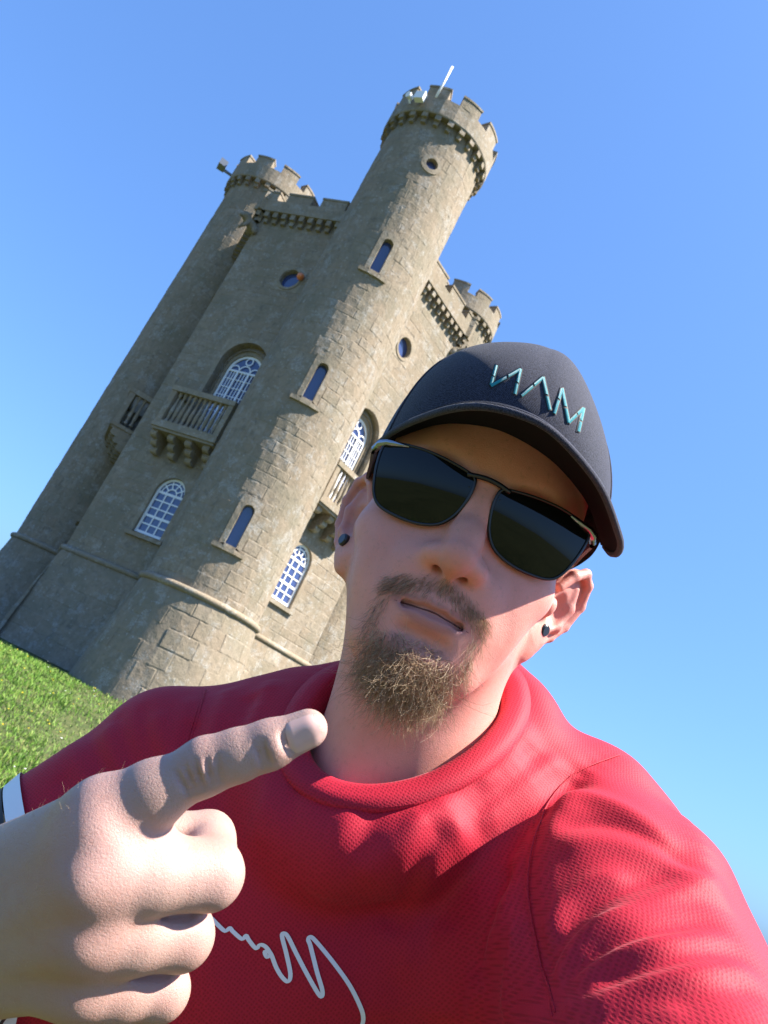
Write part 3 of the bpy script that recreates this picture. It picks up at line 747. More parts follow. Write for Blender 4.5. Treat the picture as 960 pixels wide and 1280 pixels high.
# webs and small forms
B.cone(K['i'] * .6 + PIP['i'] * .4 + FW * .004 , K['m'] * .7 + PIP['m'] * .3 + FW * .008, .007, .007, .012)
for q in (-.0042, -.0022, -.0002, .0020, .0040):                                                    # creases over the finger joint
    dI = (DIP_i - PIP['i']) / np.linalg.norm(DIP_i - PIP['i']); sI = np.cross(dI, FW); c0 = PIP['i'] + dI * (q * 1.3) - FW * .0095
    B.cone(c0 - sI * .0045, c0 + sI * .005 + dI * q * .5, .0010, .0007, .0014, 's')
for q in (-.0022, .0002):
    c0 = DIP_i + dI * q - FW * .0082; B.cone(c0 - sI * .004, c0 + sI * .004, .0009, .0007, .0013, 's')
for a, b in (('m', 'r'), ('r', 'p')):                                               # clefts between the closed fingers
    B.cone((K[a] + K[b]) * .30 + (PIP[a] + PIP[b]) * .20 - FW * .008, (PIP[a] + PIP[b]) * .5 - FW * .006, .0006, .0014, .003, 's')
Anail = np.stack([dI, sI / np.linalg.norm(sI), FW - dI * (FW @ dI)], 1); B.ell(TIP_i - dI * .0018 - FW * .0075, (.0070, .0068, .0012), .0020, 's', np.linalg.qr(Anail)[0])
# hand that holds the phone
PH = -CY * .115 - FW * .016
pk = [PH + CX * (.046) + CY * q for q in (.036, .014, -.008, -.029)]
B.cone(WR_L, PH + CX * .03 - FW * .012 - CY * .01, .026, .020, .02)
for q in pk:
    B.chain([PH + CX * .022 - FW * .016 + (q - PH) @ CY * CY, q - FW * .008, q + FW * .012 - CX * .004, q + FW * .019 - CX * .016], [.011, .0095, .0085, .0075], .006)
B.chain([PH + CX * .01 - FW * .02 - CY * .02, PH - CX * .036 - FW * .012 + CY * .0, PH - CX * .046 + FW * .004 + CY * .018, PH - CX * .042 + FW * .012 + CY * .03], [.015, .012, .010, .008], .008)
V, Q = B.mesh((-.30, -.08, -.40), (.40, .76, .34), .0013)
me = fast_mesh('body', V, Q)
L = Hl(V); x, y, z = L.T; ax = np.abs(x)
def gs(c, s, P=None): P = L if P is None else P; return np.exp(-(((P - np.array(c)) / np.array(s)) ** 2).sum(1))
red = .75 * (gs((.085, .10, -.02), (.018, .03, .04)) + gs((-.085, .10, -.02), (.018, .03, .04))) + .45 * gs((0, -.03, -.045), (.018, .02, .014)) + .35 * (gs((.043, .0, -.045), (.022, .03, .022)) + gs((-.043, .0, -.045), (.022, .03, .022)))
for k, a in (('i', .55), ('m', .6), ('r', .6), ('p', .6)): red += a * np.exp(-((V - K[k]) ** 2).sum(1) / .014 ** 2) * .8
red += .45 * np.exp(-((V - PIP['i']) ** 2).sum(1) / .009 ** 2) + .3 * np.exp(-((V - DIP_i) ** 2).sum(1) / .008 ** 2)
for k in ('m', 'r', 'p'): red += .35 * np.exp(-((V - PIP[k]) ** 2).sum(1) / .012 ** 2)
up = -.0695 - .10 * np.clip(ax - .005, 0, 1) - 3.0 * np.clip(ax - .012, 0, 1) ** 2 * 4
lo_ = -.0852 + 13 * ax ** 2
lip = (1 / (1 + np.exp((z - up) / .0006))) * (1 / (1 + np.exp((lo_ - z) / .0008))) * (ax < .0255) * (y < .004)
def beard_mask(x, y, z):
    ax = np.abs(x)
    zm = -.0612 - .34 * np.clip(ax - .006, 0, 1) - 6 * np.clip(ax - .018, 0, 1) ** 2
    mus = np.exp(-((z - zm) / .0052) ** 4) * (ax < .031) * (y < .012)
    side = .55 * np.exp(-((ax - .0290) / .0042) ** 4) * (z < -.066) * (z > -.103) * (y < .024)
    chin = np.exp(-((ax) / (.0275 + .10 * np.clip(z + .112, -.02, 0))) ** 8) * (z < -.0945 + .004 * np.cos(ax * 90)) * (y < .034) * (z > -.14)
    return np.clip(np.maximum.reduce([mus, side, chin]), 0, 1)
bm_ = beard_mask(x, y, z)
near = (y < .2) & (z > -.2) & (z < .2) & (ax < .12)
roots = np.where(near, .38 * bm_, 0)
stub = .14 * sstep(.055, .015, ax * .6 + np.abs(z + .10) * .8 + np.clip(y, 0, 1) * .3) * near
roots = np.maximum(roots, stub); roots = np.maximum(roots, .6 * near * np.exp(-((z - .03) / .02) ** 2) * (y > .075) * (ax > .066) * (ax < .078))
col = np.stack([np.clip(red, 0, .8), np.clip(lip * near, 0, .85), np.clip(roots, 0, .9), sstep(.30, .24, np.linalg.norm(L - np.array([0, .06, -.02]), axis=1)) * (y > -.08)], 1).astype(np.float32)
a = me.color_attributes.new('tone', 'FLOAT_COLOR', 'POINT'); a.data.foreach_set('color', col.ravel())
person = empty('person', (.10, .64, float(gh(.1, .64))))
tag(person, 'man in red shirt, black cap and sunglasses pointing a finger across his chest', 'person')
body = put('body', me, person, M_skin)
BVH = BVHTree.FromPolygons([tuple(p) for p in V], [tuple(q) for q in Q.tolist()])
# thin dark tube standing in for the shaded gap between closed lips
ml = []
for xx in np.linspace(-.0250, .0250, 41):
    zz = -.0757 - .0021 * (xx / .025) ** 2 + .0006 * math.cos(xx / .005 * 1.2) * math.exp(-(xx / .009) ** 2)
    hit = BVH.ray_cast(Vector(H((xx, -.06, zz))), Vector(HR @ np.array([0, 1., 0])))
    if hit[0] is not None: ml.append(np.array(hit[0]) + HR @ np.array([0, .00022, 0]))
mb = MB(); mb.tube(ml, [.00012 + .00050 * min(1, min(i, len(ml) - 1 - i) / 8) for i in range(len(ml))], 6); mb.build('mouth_shade', simple('mouth_shade_line', (.085, .022, .022), .6), person, smooth=True)
# index fingernail
nx = dI; ny = -(sI / np.linalg.norm(sI)); nc = TIP_i + dI * .0012; rows = []
up_ = -FW * .80 + np.cross(sI, dI) * 0
for i, u in enumerate(np.linspace(-.0078, .0036, 10)):
    row = []
    for w in np.linspace(-1, 1, 9):
        hw = .0056 * (1 - (max(0, (u - .000) / .0044)) ** 3 * .55) * (1 - (max(0, (-u - .0055) / .003)) ** 2 * .35)
        p = nc + nx * u + ny * w * hw; hit = BVH.ray_cast(Vector(p - FW * .02), Vector(FW)); q = np.array(hit[0]) if hit[0] else p - FW * .007
        lift = .0010 * (1 - w * w * .9) - (.0006 if i == 0 else 0); row.append(q - FW * lift)
    rows.append(row)
mb = MB(); mb.grid(rows); t = NT('fingernail'); M_nail = t.set(Base_Color=(.56, .36, .315), Roughness=.20, Specular_IOR_Level=.5, Subsurface_Weight=.1, Subsurface_Scale=.004); mb.build('fingernail', M_nail, person, smooth=True, recalc=False)

# ------------------------------------------------------------------ shirt
CR = np.array([.074, .535, .040]); A1 = np.array([.0555, -.009, .029]); A2 = np.array([-.008, -.056, -.050])   # neck opening: centre, side and front half-axes
RN = np.cross(A2, A1); RN /= np.linalg.norm(RN); RN = RN if RN[2] > 0 else -RN
yaw = math.radians(-14); YR = np.array([[math.cos(yaw), -math.sin(yaw), 0], [math.sin(yaw), math.cos(yaw), 0], [0, 0, 1]])
S = Field()
S.ell((.078, .612, -.13), (.182, .122, .20), .04, 'u', YR)
S.ell((.10, .625, -.40), (.165, .125, .27), .05, 'u', YR)
for s_, sh in ((-1, SH_R), (1, SH_L)):
    S.cone(CR + s_ * A1 * .75 - RN * (.070 if s_ > 0 else .062) + np.array([0, .012, 0]), sh + np.array([-s_ * .03, .0, .004]), .056, .062, .035)
for i in range(24):
    th = 2 * math.pi * i / 24; e0_ = math.cos(th) * A1 + math.sin(th) * A2; th += 2 * math.pi / 24; e1_ = math.cos(th) * A1 + math.sin(th) * A2
    S.cone(CR + e0_ * 1.22 - RN * .027, CR + e1_ * 1.22 - RN * .027, .009, .009, .04)
S.cone(CR - RN * .06, CR - RN * .02, .066, .060, .03)
dR = EL_R - SH_R; dL = EL_L - SH_L
S.chain([SH_R, SH_R + dR * .3, SH_R + dR * .72], [.064, .062, .066], .03)
S.chain([SH_L, SH_L + dL * .35, SH_L + dL * 1.12], [.066, .067, .068], .03)
S.cone(SH_L + np.array([-.05, -.02, -.09]), SH_L + dL * .42 + np.array([-.015, .0, -.02]), .060, .050, .04)
S.cone(SH_R + np.array([.05, -.03, -.07]), SH_R + dR * .3 + np.array([.02, -.0, .0]), .060, .050, .04)
V, Q = S.mesh((-.36, .1, -.72), (.46, .80, .20), .0028)
N0 = S.grad(V, .003)
sb = BVHTree.FromPolygons([tuple(p) for p in V], [tuple(q) for q in Q.tolist()])
def onshirt(px, py, off=0.0):
    d = Wp(px, py, 1.0); d = d / np.linalg.norm(d); hit = sb.ray_cast(Vector((0, 0, 0)), Vector(d))
    return None if hit[0] is None else np.array(hit[0]) + np.array(hit[1]) * off
FOLDS = [  # folds of the cloth: course on the front of the shirt, half width (mm), height (mm)
 ([(779, 942), (715, 972), (676, 1023), (660, 1105), (674, 1187), (692, 1270)], 5, -4.0),
 ([(790, 945), (735, 985), (700, 1030), (686, 1105), (700, 1187)], 12, 4.0),
 ([(692, 1240), (727, 1178), (773, 1142), (843, 1117), (905, 1105)], 5.5, 4.5), ([(688, 1215), (715, 1150), (770, 1112), (850, 1090)], 5, -4.0),
 ([(700, 1235), (750, 1187), (820, 1163), (900, 1150)], 4.5, -4.5), ([(715, 1235), (765, 1200), (832, 1182), (910, 1172)], 5, 4.2),
 ([(740, 1235), (790, 1213), (850, 1200), (935, 1192)], 4.5, -3.5), ([(740, 1255), (800, 1232), (870, 1222), (945, 1215)], 5, 4.0),
 ([(750, 1275), (830, 1250), (950, 1240)], 6, -4.0),
 ([(690, 1020), (735, 1003), (790, 1020), (845, 1064)], 8, 4.0), ([(696, 1045), (750, 1030), (820, 1052), (870, 1095)], 6, -3.5), ([(700, 1070), (760, 1055), (830, 1075), (890, 1120)], 8, 3.0),
 ([(700, 945), (650, 985), (600, 1035)], 8, 4.5), ([(668, 930), (625, 980), (570, 1030)], 6, -3.5), ([(735, 965), (690, 1000), (640, 1060), (615, 1130)], 10, -5.0), ([(745, 985), (670, 1040), (640, 1110), (625, 1200)], 10, 4.0),
 ([(570, 992), (500, 1046), (447, 1099)], 5, 4.0), ([(600, 1010), (545, 1070), (520, 1140), (505, 1230)], 9, 4.0), ([(560, 1030), (520, 1090), (490, 1170)], 8, -3.5),
 ([(640, 1080), (612, 1150), (596, 1230)], 9, -5.0), ([(450, 1000), (420, 1050), (400, 1120)], 9, 3.0), ([(480, 1150), (470, 1280)], 12, 3.0), ([(560, 1150), (555, 1280)], 12, 3.5),
 ([(300, 831), (262, 852), (244, 902), (232, 940)], 4, -4.0), ([(325, 828), (290, 858), (270, 905), (250, 960)], 8, 4.0), ([(385, 815), (345, 850), (310, 910), (290, 960)], 8, 4.5), ([(355, 820), (318, 868), (295, 930)], 6, -4.0), ([(410, 830), (375, 870), (340, 930)], 7, -3.5),
 ([(181, 880), (183, 915), (192, 960)], 3.5, -2.6), ([(150, 890), (158, 930), (176, 972)], 3.5, -2.6), ([(196, 890), (205, 930), (215, 970)], 5, 2.2), ([(112, 915), (122, 945), (145, 985)], 3.5, -2.4), ([(135, 905), (142, 945), (160, 985)], 5, 2.2), ([(62, 935), (75, 970), (98, 1015)], 3.5, -2.6), ([(90, 930), (102, 962), (125, 1000)], 5, 2.0), ([(240, 870), (225, 920), (222, 960)], 5, 2.5),
 ([(700, 1262), (760, 1262), (860, 1262)], 4.5, 3.5), ([(690, 1195), (705, 1140), (740, 1105), (790, 1095)], 4.5, 3.5), ([(705, 1180), (740, 1145), (800, 1128), (880, 1128)], 4.5, -3.0), ([(840, 1010), (880, 1075), (905, 1140)], 6, 2.5), ([(660, 900), (640, 950), (600, 985)], 5, 3.0), ([(690, 925), (655, 968), (610, 1005), (575, 1050)], 5, -3.0), ([(470, 1010), (455, 1060), (445, 1130)], 6, -2.5), ([(620, 1160), (600, 1220), (590, 1280)], 6, 3.5), ([(655, 1140), (640, 1210), (632, 1280)], 6, 3.5), ([(530, 1010), (505, 1075), (490, 1140)], 5, 2.5), ([(340, 930), (330, 1000), (325, 1060)], 7, 2.5), ([(375, 960), (365, 1030), (360, 1100)], 6, -2.5),
]
disp = np.zeros(len(V))
for pts, w, hgt in FOLDS:
    p3 = [onshirt(*q) for q in pts]; p3 = [p for p in p3 if p is not None]
    if len(p3) < 2: continue
    # smooth the course
    fine = []
    for i in range(len(p3) - 1):
        a, b = p3[i], p3[i + 1]; pm = p3[max(i - 1, 0)]; pn = p3[min(i + 2, len(p3) - 1)]
        for u in np.linspace(0, 1, 7)[:-1 if i < len(p3) - 2 else None]:
            fine.append(.5 * ((2 * a) + (-pm + b) * u + (2 * pm - 5 * a + 4 * b - pn) * u * u + (-pm + 3 * a - 3 * b + pn) * u ** 3))
    fine = np.array(fine); lo_b = fine.min(0) - .05; hi_b = fine.max(0) + .05
    idx = np.nonzero(((V > lo_b) & (V < hi_b)).all(1))[0]
    D2 = ((V[idx][:, None] - fine[None]) ** 2).sum(2); j = D2.argmin(1); d = np.sqrt(D2.min(1)); u = j / (len(fine) - 1)
    env = np.clip(np.minimum(u, 1 - u) * 5 + .12, 0, 1); env = env * env * (3 - 2 * env)
    disp[idx] += hgt * .00105 * env * np.exp(-(d / (w * .00105)) ** 1.35)
P4 = V * np.array([1, 1, 1.]) 
disp += .0012 * np.sin(P4[:, 0] * 62 + 2.2 * np.sin(P4[:, 2] * 31 + P4[:, 1] * 20)) * np.sin(P4[:, 2] * 24 + 1.5 * np.sin(P4[:, 0] * 27)) + .0006 * np.sin(P4[:, 2] * 90 + 3 * np.sin(P4[:, 0] * 40))
ed = np.concatenate([Q[:, [0, 1]], Q[:, [1, 2]], Q[:, [2, 3]], Q[:, [3, 0]]]); deg = np.bincount(ed.ravel(), minlength=len(V)).astype(float) + 1e-9
for _ in range(3):
    nb_ = np.bincount(ed[:, 0], disp[ed[:, 1]], len(V)) + np.bincount(ed[:, 1], disp[ed[:, 0]], len(V)); disp = .35 * disp + .65 * nb_ / deg
V = V + N0 * disp[:, None]
for _ in range(2):
    nv_ = np.stack([np.bincount(ed[:, 0], V[ed[:, 1], k], len(V)) + np.bincount(ed[:, 1], V[ed[:, 0], k], len(V)) for k in range(3)], 1) / deg[:, None]; V = .7 * V + .3 * nv_
# openings: neck, sleeve ends, hem
def ringcoord(P):
    q = P - CR; ab = q @ np.linalg.pinv(np.stack([A1, A2], 1)).T; return np.hypot(ab[:, 0], ab[:, 1]), q @ RN
rr, hh = ringcoord(V); lenR, lenL = np.linalg.norm(dR), np.linalg.norm(dL)
tR = (V - SH_R) @ dR / lenR ** 2; tL = (V - SH_L) @ dL / lenL ** 2
arm_r = np.linalg.norm(V - (SH_R + np.outer(tR, dR)), axis=1); arm_l = np.linalg.norm(V - (SH_L + np.outer(tL, dL)), axis=1)
T_ENDR, T_ENDL = .40, 1.04
SHEAR = (CX * .67 - CY * .74) * .025 / .064
tR = tR - ((V - (SH_R + np.outer(tR, dR))) @ SHEAR) / lenR
kill = ((rr < 1.15) & (hh > -.05)) | ((tR > T_ENDR) & (arm_r < .085) & (V[:, 0] < -.085)) | ((tL > T_ENDL) & (arm_l < .10)) | (V[:, 2] < -.64)
keepq = ~kill[Q].any(1); Q2 = Q[keepq]; used = np.unique(Q2); remap = -np.ones(len(V), int); remap[used] = np.arange(len(used)); Vs = V[used]; Q2 = remap[Q2]
t = NT('red_sports_jersey'); tc = t.n('ShaderNodeTexCoord'); P_ = tc.outputs['Object']
mp = t.n('ShaderNodeMapping'); mp.inputs['Rotation'].default_value = (-1.35, .0, .25); mp.inputs['Scale'].default_value = (1, 1.25, 1); t.l(P_, mp.inputs[0])
vo = t.n('ShaderNodeTexVoronoi', i_Scale=520, i_Randomness=.3); vo.voronoi_dimensions = '2D'; t.l(mp.outputs[0], vo.inputs['Vector'])
nz = t.noise(60, 3, .5, P_); n5 = t.noise(900, 2, .5, P_)
dots = t.ramp(vo.outputs['Distance'], [(.18, 0.), (.42, 1.)])
c = t.mix(dots, (.31, .005, .018), (.43, .009, .030)); c = t.mix(t.ramp(nz.outputs[0], [(.3, 0.), (.8, .25)]), c, (.35, .010, .028))
h = t.bump(dots, .22, .0005); h = t.bump(n5.outputs[0], .2, .0004, h)
M_shirt = t.set(Base_Color=c, Roughness=.66, Specular_IOR_Level=.25, Normal=h, Sheen_Weight=.10, Sheen_Roughness=.4); t.b.inputs['Sheen Tint'].default_value = (1, .45, .5, 1)
c2 = simple('white_print', (.74, .76, .80), .55); M_print = c2; M_trim_b = simple('black_trim', (.015, .016, .02), .6)
shirt = put('shirt', fast_mesh('shirt', Vs, Q2), person, M_shirt)
SB2 = BVHTree.FromPolygons([tuple(p) for p in Vs], [tuple(q) for q in Q2.tolist()])
# ribbed collar
def snap(P, off):
    P = np.asarray(P, float)
    for _ in range(6):
        d = S.ev(P[None, None], P[None], .01)[0, 0]; g_ = S.grad(P[None], .002)[0]; P = P - g_ * (d - off)
    return P
rows = [[] for _ in range(7)]; NTH = 96
for i in range(NTH):
    th = 2 * math.pi * i / NTH; e = math.cos(th) * A1 + math.sin(th) * A2; ln = np.linalg.norm(e)
    inn = CR + e * .985 + RN * .003; out = snap(CR + e * (1 + .019 / ln), .0026); mid = snap(CR + e * (1 + .0095 / ln), .0034)
    mid = (inn + out) * .5 + (RN * .6 + e / ln * .6) * .0022
    rows[0].append(inn - RN * .010 + e * .02); rows[1].append(inn + e * .0); rows[2].append(inn + e * .035 + RN * .0012)
    rows[3].append(inn * .45 + mid * .55 + RN * .001); rows[4].append(mid); rows[5].append(out); rows[6].append(out - S.grad(out[None], .002)[0] * .004 + e / ln * .0005)
for ri, mn in ((2, .001), (3, .0025), (4, .0030), (5, .0024)):
    A_ = np.array(rows[ri]); d_ = S.ev(A_[:, None], A_, .01)[:, 0]; g_ = S.grad(A_, .002); rows[ri] = list(A_ + g_ * np.clip(mn - d_, 0, .012)[:, None])
mb = MB(); mb.grid(rows, True); mb.build('collar', M_shirt, shirt, smooth=True)
# striped cuffs on the sleeve ends
for SHx, dx, tend, in ((SH_R, dR, T_ENDR), (SH_L, dL, T_ENDL)):
    L_ = np.linalg.norm(dx); ax_ = dx / L_; p1 = np.cross(ax_, [0, 0, 1.]); p1 /= np.linalg.norm(p1); p2 = np.cross(ax_, p1)
    for nm, mt, a0, a1 in (('cuff_stripe', M_print, -.007, .006), ('cuff_stripe', M_trim_b, .007, .017), ('cuff_stripe', M_print, .017, .023)):
        rw = []
        for a in np.linspace(a0, a1, 4):
            row = []
            for q in np.linspace(0, 2 * math.pi, 48, endpoint=False):
                c0 = SHx + dx * (tend - .012); o_ = math.cos(q) * p1 + math.sin(q) * p2; P = c0 + o_ * .066
                P = snap(P, .0042); row.append(P + ax_ * (a + .012 * L_ * .6 + (((P - c0) @ SHEAR) if SHx is SH_R else 0)))
            rw.append(row)
        mb = MB(); mb.grid(rw, True); mb.build(nm, mt, shirt, smooth=True)
# stitched armhole and shoulder seams
def seam(px, name='seam'):
    a = []
    for q in crom2(px):
        d = Wp(q[0], q[1], 1.0); d /= np.linalg.norm(d); hit = SB2.ray_cast(Vector((0, 0, 0)), Vector(d))
        if hit[0] is not None: a.append(np.array(hit[0]) + np.array(hit[1]) * .0001)
    if len(a) > 3:
        for off in (-.0011, .0011):
            pts = []
            for i, p in enumerate(a):
                tn = a[min(i + 1, len(a) - 1)] - a[max(i - 1, 0)]; tn /= np.linalg.norm(tn) + 1e-9; sd = np.cross(tn, FW); sd /= np.linalg.norm(sd) + 1e-9; pts.append(p + sd * off)
            mb = MB(); mb.tube(pts, .0005, 5); mb.build(name, M_shirt, shirt, smooth=True)
def crom2(c):
    out = []; c = [np.array(q, float) for q in c]
    for i in range(len(c) - 1):
        a, b = c[i], c[i + 1]; pm = c[max(i - 1, 0)]; pn = c[min(i + 2, len(c) - 1)]
        for u in np.linspace(0, 1, 9)[:-1]: out.append(.5 * ((2 * a) + (-pm + b) * u + (2 * pm - 5 * a + 4 * b - pn) * u * u + (-pm + 3 * a - 3 * b + pn) * u ** 3))
    return out
seam([(775, 945), (715, 972), (678, 1023), (662, 1105), (675, 1187), (694, 1275)])
seam([(297, 832), (262, 852), (244, 902), (232, 945), (226, 990)])
# handwritten signature printed on the chest
sig = [(60, 90), (95, 130), (135, 150), (165, 180), (205, 215), (228, 200), (245, 218), (290, 255), (310, 238), (325, 262), (360, 302), (380, 284), (408, 294), (432, 330), (415, 345), (404, 318), (432, 326), (460, 395), (490, 445), (520, 468), (532, 430), (512, 330), (490, 240), (502, 227), (522, 248), (560, 325), (620, 440), (680, 540), (692, 515), (665, 420), (632, 290), (621, 258), (636, 245), (680, 290), (760, 390), (830, 490), (880, 590), (896, 645), (888, 690), (850, 740), (800, 760)]
pts = []
for i in range(len(sig) - 1):
    for u in np.linspace(0, 1, 6)[:-1]:
        a, b = np.array(sig[i], float), np.array(sig[i + 1], float); pm = np.array(sig[max(i - 1, 0)], float); pn = np.array(sig[min(i + 2, len(sig) - 1)], float)
        q = .5 * ((2 * a) + (-pm + b) * u + (2 * pm - 5 * a + 4 * b - pn) * u * u + (-pm + 3 * a - 3 * b + pn) * u ** 3); pts.append((230 + q[0] / 4, 1110 + q[1] / 4))
A_, B_ = [], []
for i, q in enumerate(pts):
    q = np.array(q); tn = np.array(pts[min(i + 1, len(pts) - 1)]) - np.array(pts[max(i - 1, 0)]); tn /= np.linalg.norm(tn) + 1e-9; nn = np.array([-tn[1], tn[0]]); w = 1.9 + .9 * abs(tn[0] * .35 + tn[1] * .93)
    r_ = []
    for sg in (-1, 1):
        d = Wp(*(q + nn * w * sg), 1.0); d /= np.linalg.norm(d); hit = SB2.ray_cast(Vector((0, 0, 0)), Vector(d)); r_.append(None if hit[0] is None else np.array(hit[0]) - d * .0007)
    if r_[0] is not None and r_[1] is not None: A_.append(r_[0]); B_.append(r_[1])
mb = MB(); mb.strip(A_, B_); mb.build('signature_print', M_print, shirt, smooth=True, recalc=False)

# trousers and shoes (below the picture)
Tf = Field(); g0 = float(gh(.1, .64))
Tf.ell((.11, .66, -.62), (.165, .12, .13), .05)
for s in (-1, 1): Tf.chain([(.11 + s * .085, .66, -.68), (.11 + s * .10, .66, -1.08), (.11 + s * .11, .68, g0 + .08)], [.095, .070, .055], .03)
Vt, Qt = Tf.mesh((-.25, .4, -1.6), (.45, .95, -.45), .012); put('trousers', fast_mesh('trousers', Vt, Qt), person, simple('dark_denim', (.02, .025, .045), .85))
for s in (-1, 1):
    Sf = Field(); c = np.array([.11 + s * .112, .64, g0]); Sf.cone(c + [0, .04, .045], c + [s * .02, -.13, .03], .045, .036, .02); Sf.ell(c + [0, .05, .07], (.045, .05, .05), .03)
    Vt, Qt = Sf.mesh(c - .3, c + .3, .008); Vt[:, 2] = np.maximum(Vt[:, 2], g0 + .002); put('shoe', fast_mesh('shoe', Vt, Qt), person, simple('black_leather', (.02, .02, .02), .45))

# ear plugs
for s in (-1, 1):
    e1, e2, c = ear_axes(s); c = c + e1 * .004 + np.array([s * (.20 if s > 0 else .05), .1, .975]) * -.0195
    mb = MB(); po_ = 0 if s > 0 else .0025; mb.tube([H(c - e2 * .004), H(c + e2 * (.0050 + po_)), H(c + e2 * (.0062 + po_))], [.0046, .0046, .0036], 18); mb.build('ear_plug', simple('black_acrylic', (.012, .012, .016), .3), person, smooth=False)

# ------------------------------------------------------------------ cap
cap = empty('baseball_cap', H((0, .088, .02))); tag(cap, 'black trucker cap with turquoise embroidered zigzag letters worn by the man', 'cap')
t = NT('black_cap_twill'); tc = t.n('ShaderNodeTexCoord'); wv = t.n('ShaderNodeTexNoise', i_Scale=1250., i_Detail=3.); t.l(tc.outputs['Object'], wv.inputs['Vector'])
w2 = t.n('ShaderNodeTexWave', i_Scale=520., i_Distortion=2.); w2.bands_direction = 'DIAGONAL'; t.l(tc.outputs['Object'], w2.inputs['Vector'])
c = t.mix(t.ramp(wv.outputs[0], [(.35, 0.), (.7, 1.)]), (.010, .011, .022), (.046, .050, .082))
M_cap = t.set(Base_Color=c, Roughness=.85, Specular_IOR_Level=.2, Sheen_Weight=.12, Normal=t.bump(w2.outputs[0], .35, .0005, t.bump(wv.outputs[0], .4, .0006)))
M_capu = simple('black_brim_lining', (.008, .008, .011), .9, Specular_IOR_Level=.15)
def crom(c, n):
    out = []; c = [np.array(q, float) for q in c]
    for i in range(len(c) - 1):
        a, b = c[i], c[i + 1]; pm = c[max(i - 1, 0)]; pn = c[min(i + 2, len(c) - 1)]
        for u in np.linspace(0, 1, n)[:-1 if i < len(c) - 2 else None]:
            out.append(.5 * ((2 * a) + (-pm + b) * u + (2 * pm - 5 * a + 4 * b - pn) * u * u + (-pm + 3 * a - 3 * b + pn) * u ** 3))
    return out
def resample(p, n):
    p = np.array(p); L_ = np.concatenate([[0], np.cumsum(np.linalg.norm(np.diff(p, axis=0), axis=1))]); u = np.linspace(0, L_[-1], n); return np.stack([np.interp(u, L_, p[:, k]) for k in range(3)], 1)
SHX = np.array([.0035, 0, 0])
outer = [(-.080, .048, .020), (-.069, .010, .021), (-.055, -.025, .0225), (-.038, -.058, .024), (-.022, -.075, .0255), (-.003, -.081, .0265), (.014, -.078, .026), (.035, -.065, .022), (.054, -.045, .018), (.074, -.014, .0115), (.083, .004, .009), (.087, .022, .008), (.086, .036, .010), (.0835, .048, .016)]
inner = [(-.079, .052, .022), (-.066, .028, .026), (-.046, .002, .034), (-.026, -.009, .039), (-.005, -.013, .041), (.024, -.009, .038), (.050, .008, .032), (.066, .026, .026), (.081, .050, .018)]
NO = 61; O_ = resample(crom(outer, 8), NO) + SHX; I_ = resample(crom(inner, 8), NO) + SHX
top = []; bot = []
for f in np.linspace(0, 1, 9):
    r_ = I_ * (1 - f) + O_ * f; r_ = r_ + np.array([0, 0, .006]) * (math.sin(f * math.pi)) * np.clip(np.linalg.norm(O_ - I_, axis=1) / .045, 0, 1)[:, None]; top.append(r_ + [0, 0, .0016]); bot.append(r_ - [0, 0, .0016])
mb = MB(); mb.grid([[H(p) for p in r] for r in top]); mb.strip([H(p) for p in top[-1]], [H(p) for p in bot[-1]]); o1 = mb.build('brim', M_cap, cap, smooth=True, recalc=True)
mb = MB(); mb.grid([[H(p) for p in r] for r in bot]); mb.build('brim_lining', M_capu, o1, smooth=True)
mb = MB(); mb.tube([H(p) for p in (O_ + np.array([0, -.0005, 0]))], .0021, 8); mb.build('brim_edging', M_cap, o1, smooth=True)
for ff in (.18, .36, .54, .72, .88):
    k = ff * 8; i = int(k); r_ = top[i] * (1 - (k - i)) + top[i + 1] * (k - i); mb = MB(); mb.tube([H(p + [0, 0, .0002]) for p in r_], .0005, 4); mb.build('stitching', M_cap, o1)
def crown_pt(ph, tau):
    """ph 0 = front, positive to picture right; tau 0 at the band .. 1 at the top"""
    c, s = math.cos(ph), math.sin(ph); fr = max(0, c)
    zb = .0415 * fr ** 1.2 + .013 * (1 - fr ** 1.2) - .014 * max(0, -c)
    a_ = tau * math.pi / 2; p = 1.93 - (.24 if s > 0 else .95) * s * (.4 + .6 * fr) + .3 * max(0, -c)
    sr = max(math.cos(a_), 0) ** (2 / p); sz = max(math.sin(a_), 0) ** (2 / p)
    bx, by = .0835, (.1035 if c > 0 else .104)
    qn = 2 / 2.35; x = bx * math.copysign(abs(s) ** qn, s) * sr; y = .0885 - by * math.copysign(abs(c) ** qn, c) * sr; z = zb + (.124 - zb) * sz
    fx = math.exp(-(x / .052) ** 2) * fr
    y -= .007 * fx * math.sin(a_ * 2) ; z += .013 * fr * sz * math.exp(-((x - .012) / .032) ** 2)
    return np.array([x + .0035, y, z])
NPH, NTA = 288, 76
rows = [[H(crown_pt(2 * math.pi * i / NPH, j / NTA)) for i in range(NPH)] for j in range(NTA + 1)]
fm = lambda i: abs(((i + .5) / NPH * 360 + 180) % 360 - 180) < 62
front, back = MB(), MB(); vv = [tuple(p) for r in rows for p in r]
for mbx, cond in ((front, True), (back, False)):
    mbx.v = list(vv)
    for j in range(NTA):
        for i in range(NPH):
            if fm(i) == cond: k = (i + 1) % NPH; mbx.f.append((j * NPH + i, j * NPH + k, (j + 1) * NPH + k, (j + 1) * NPH + i))
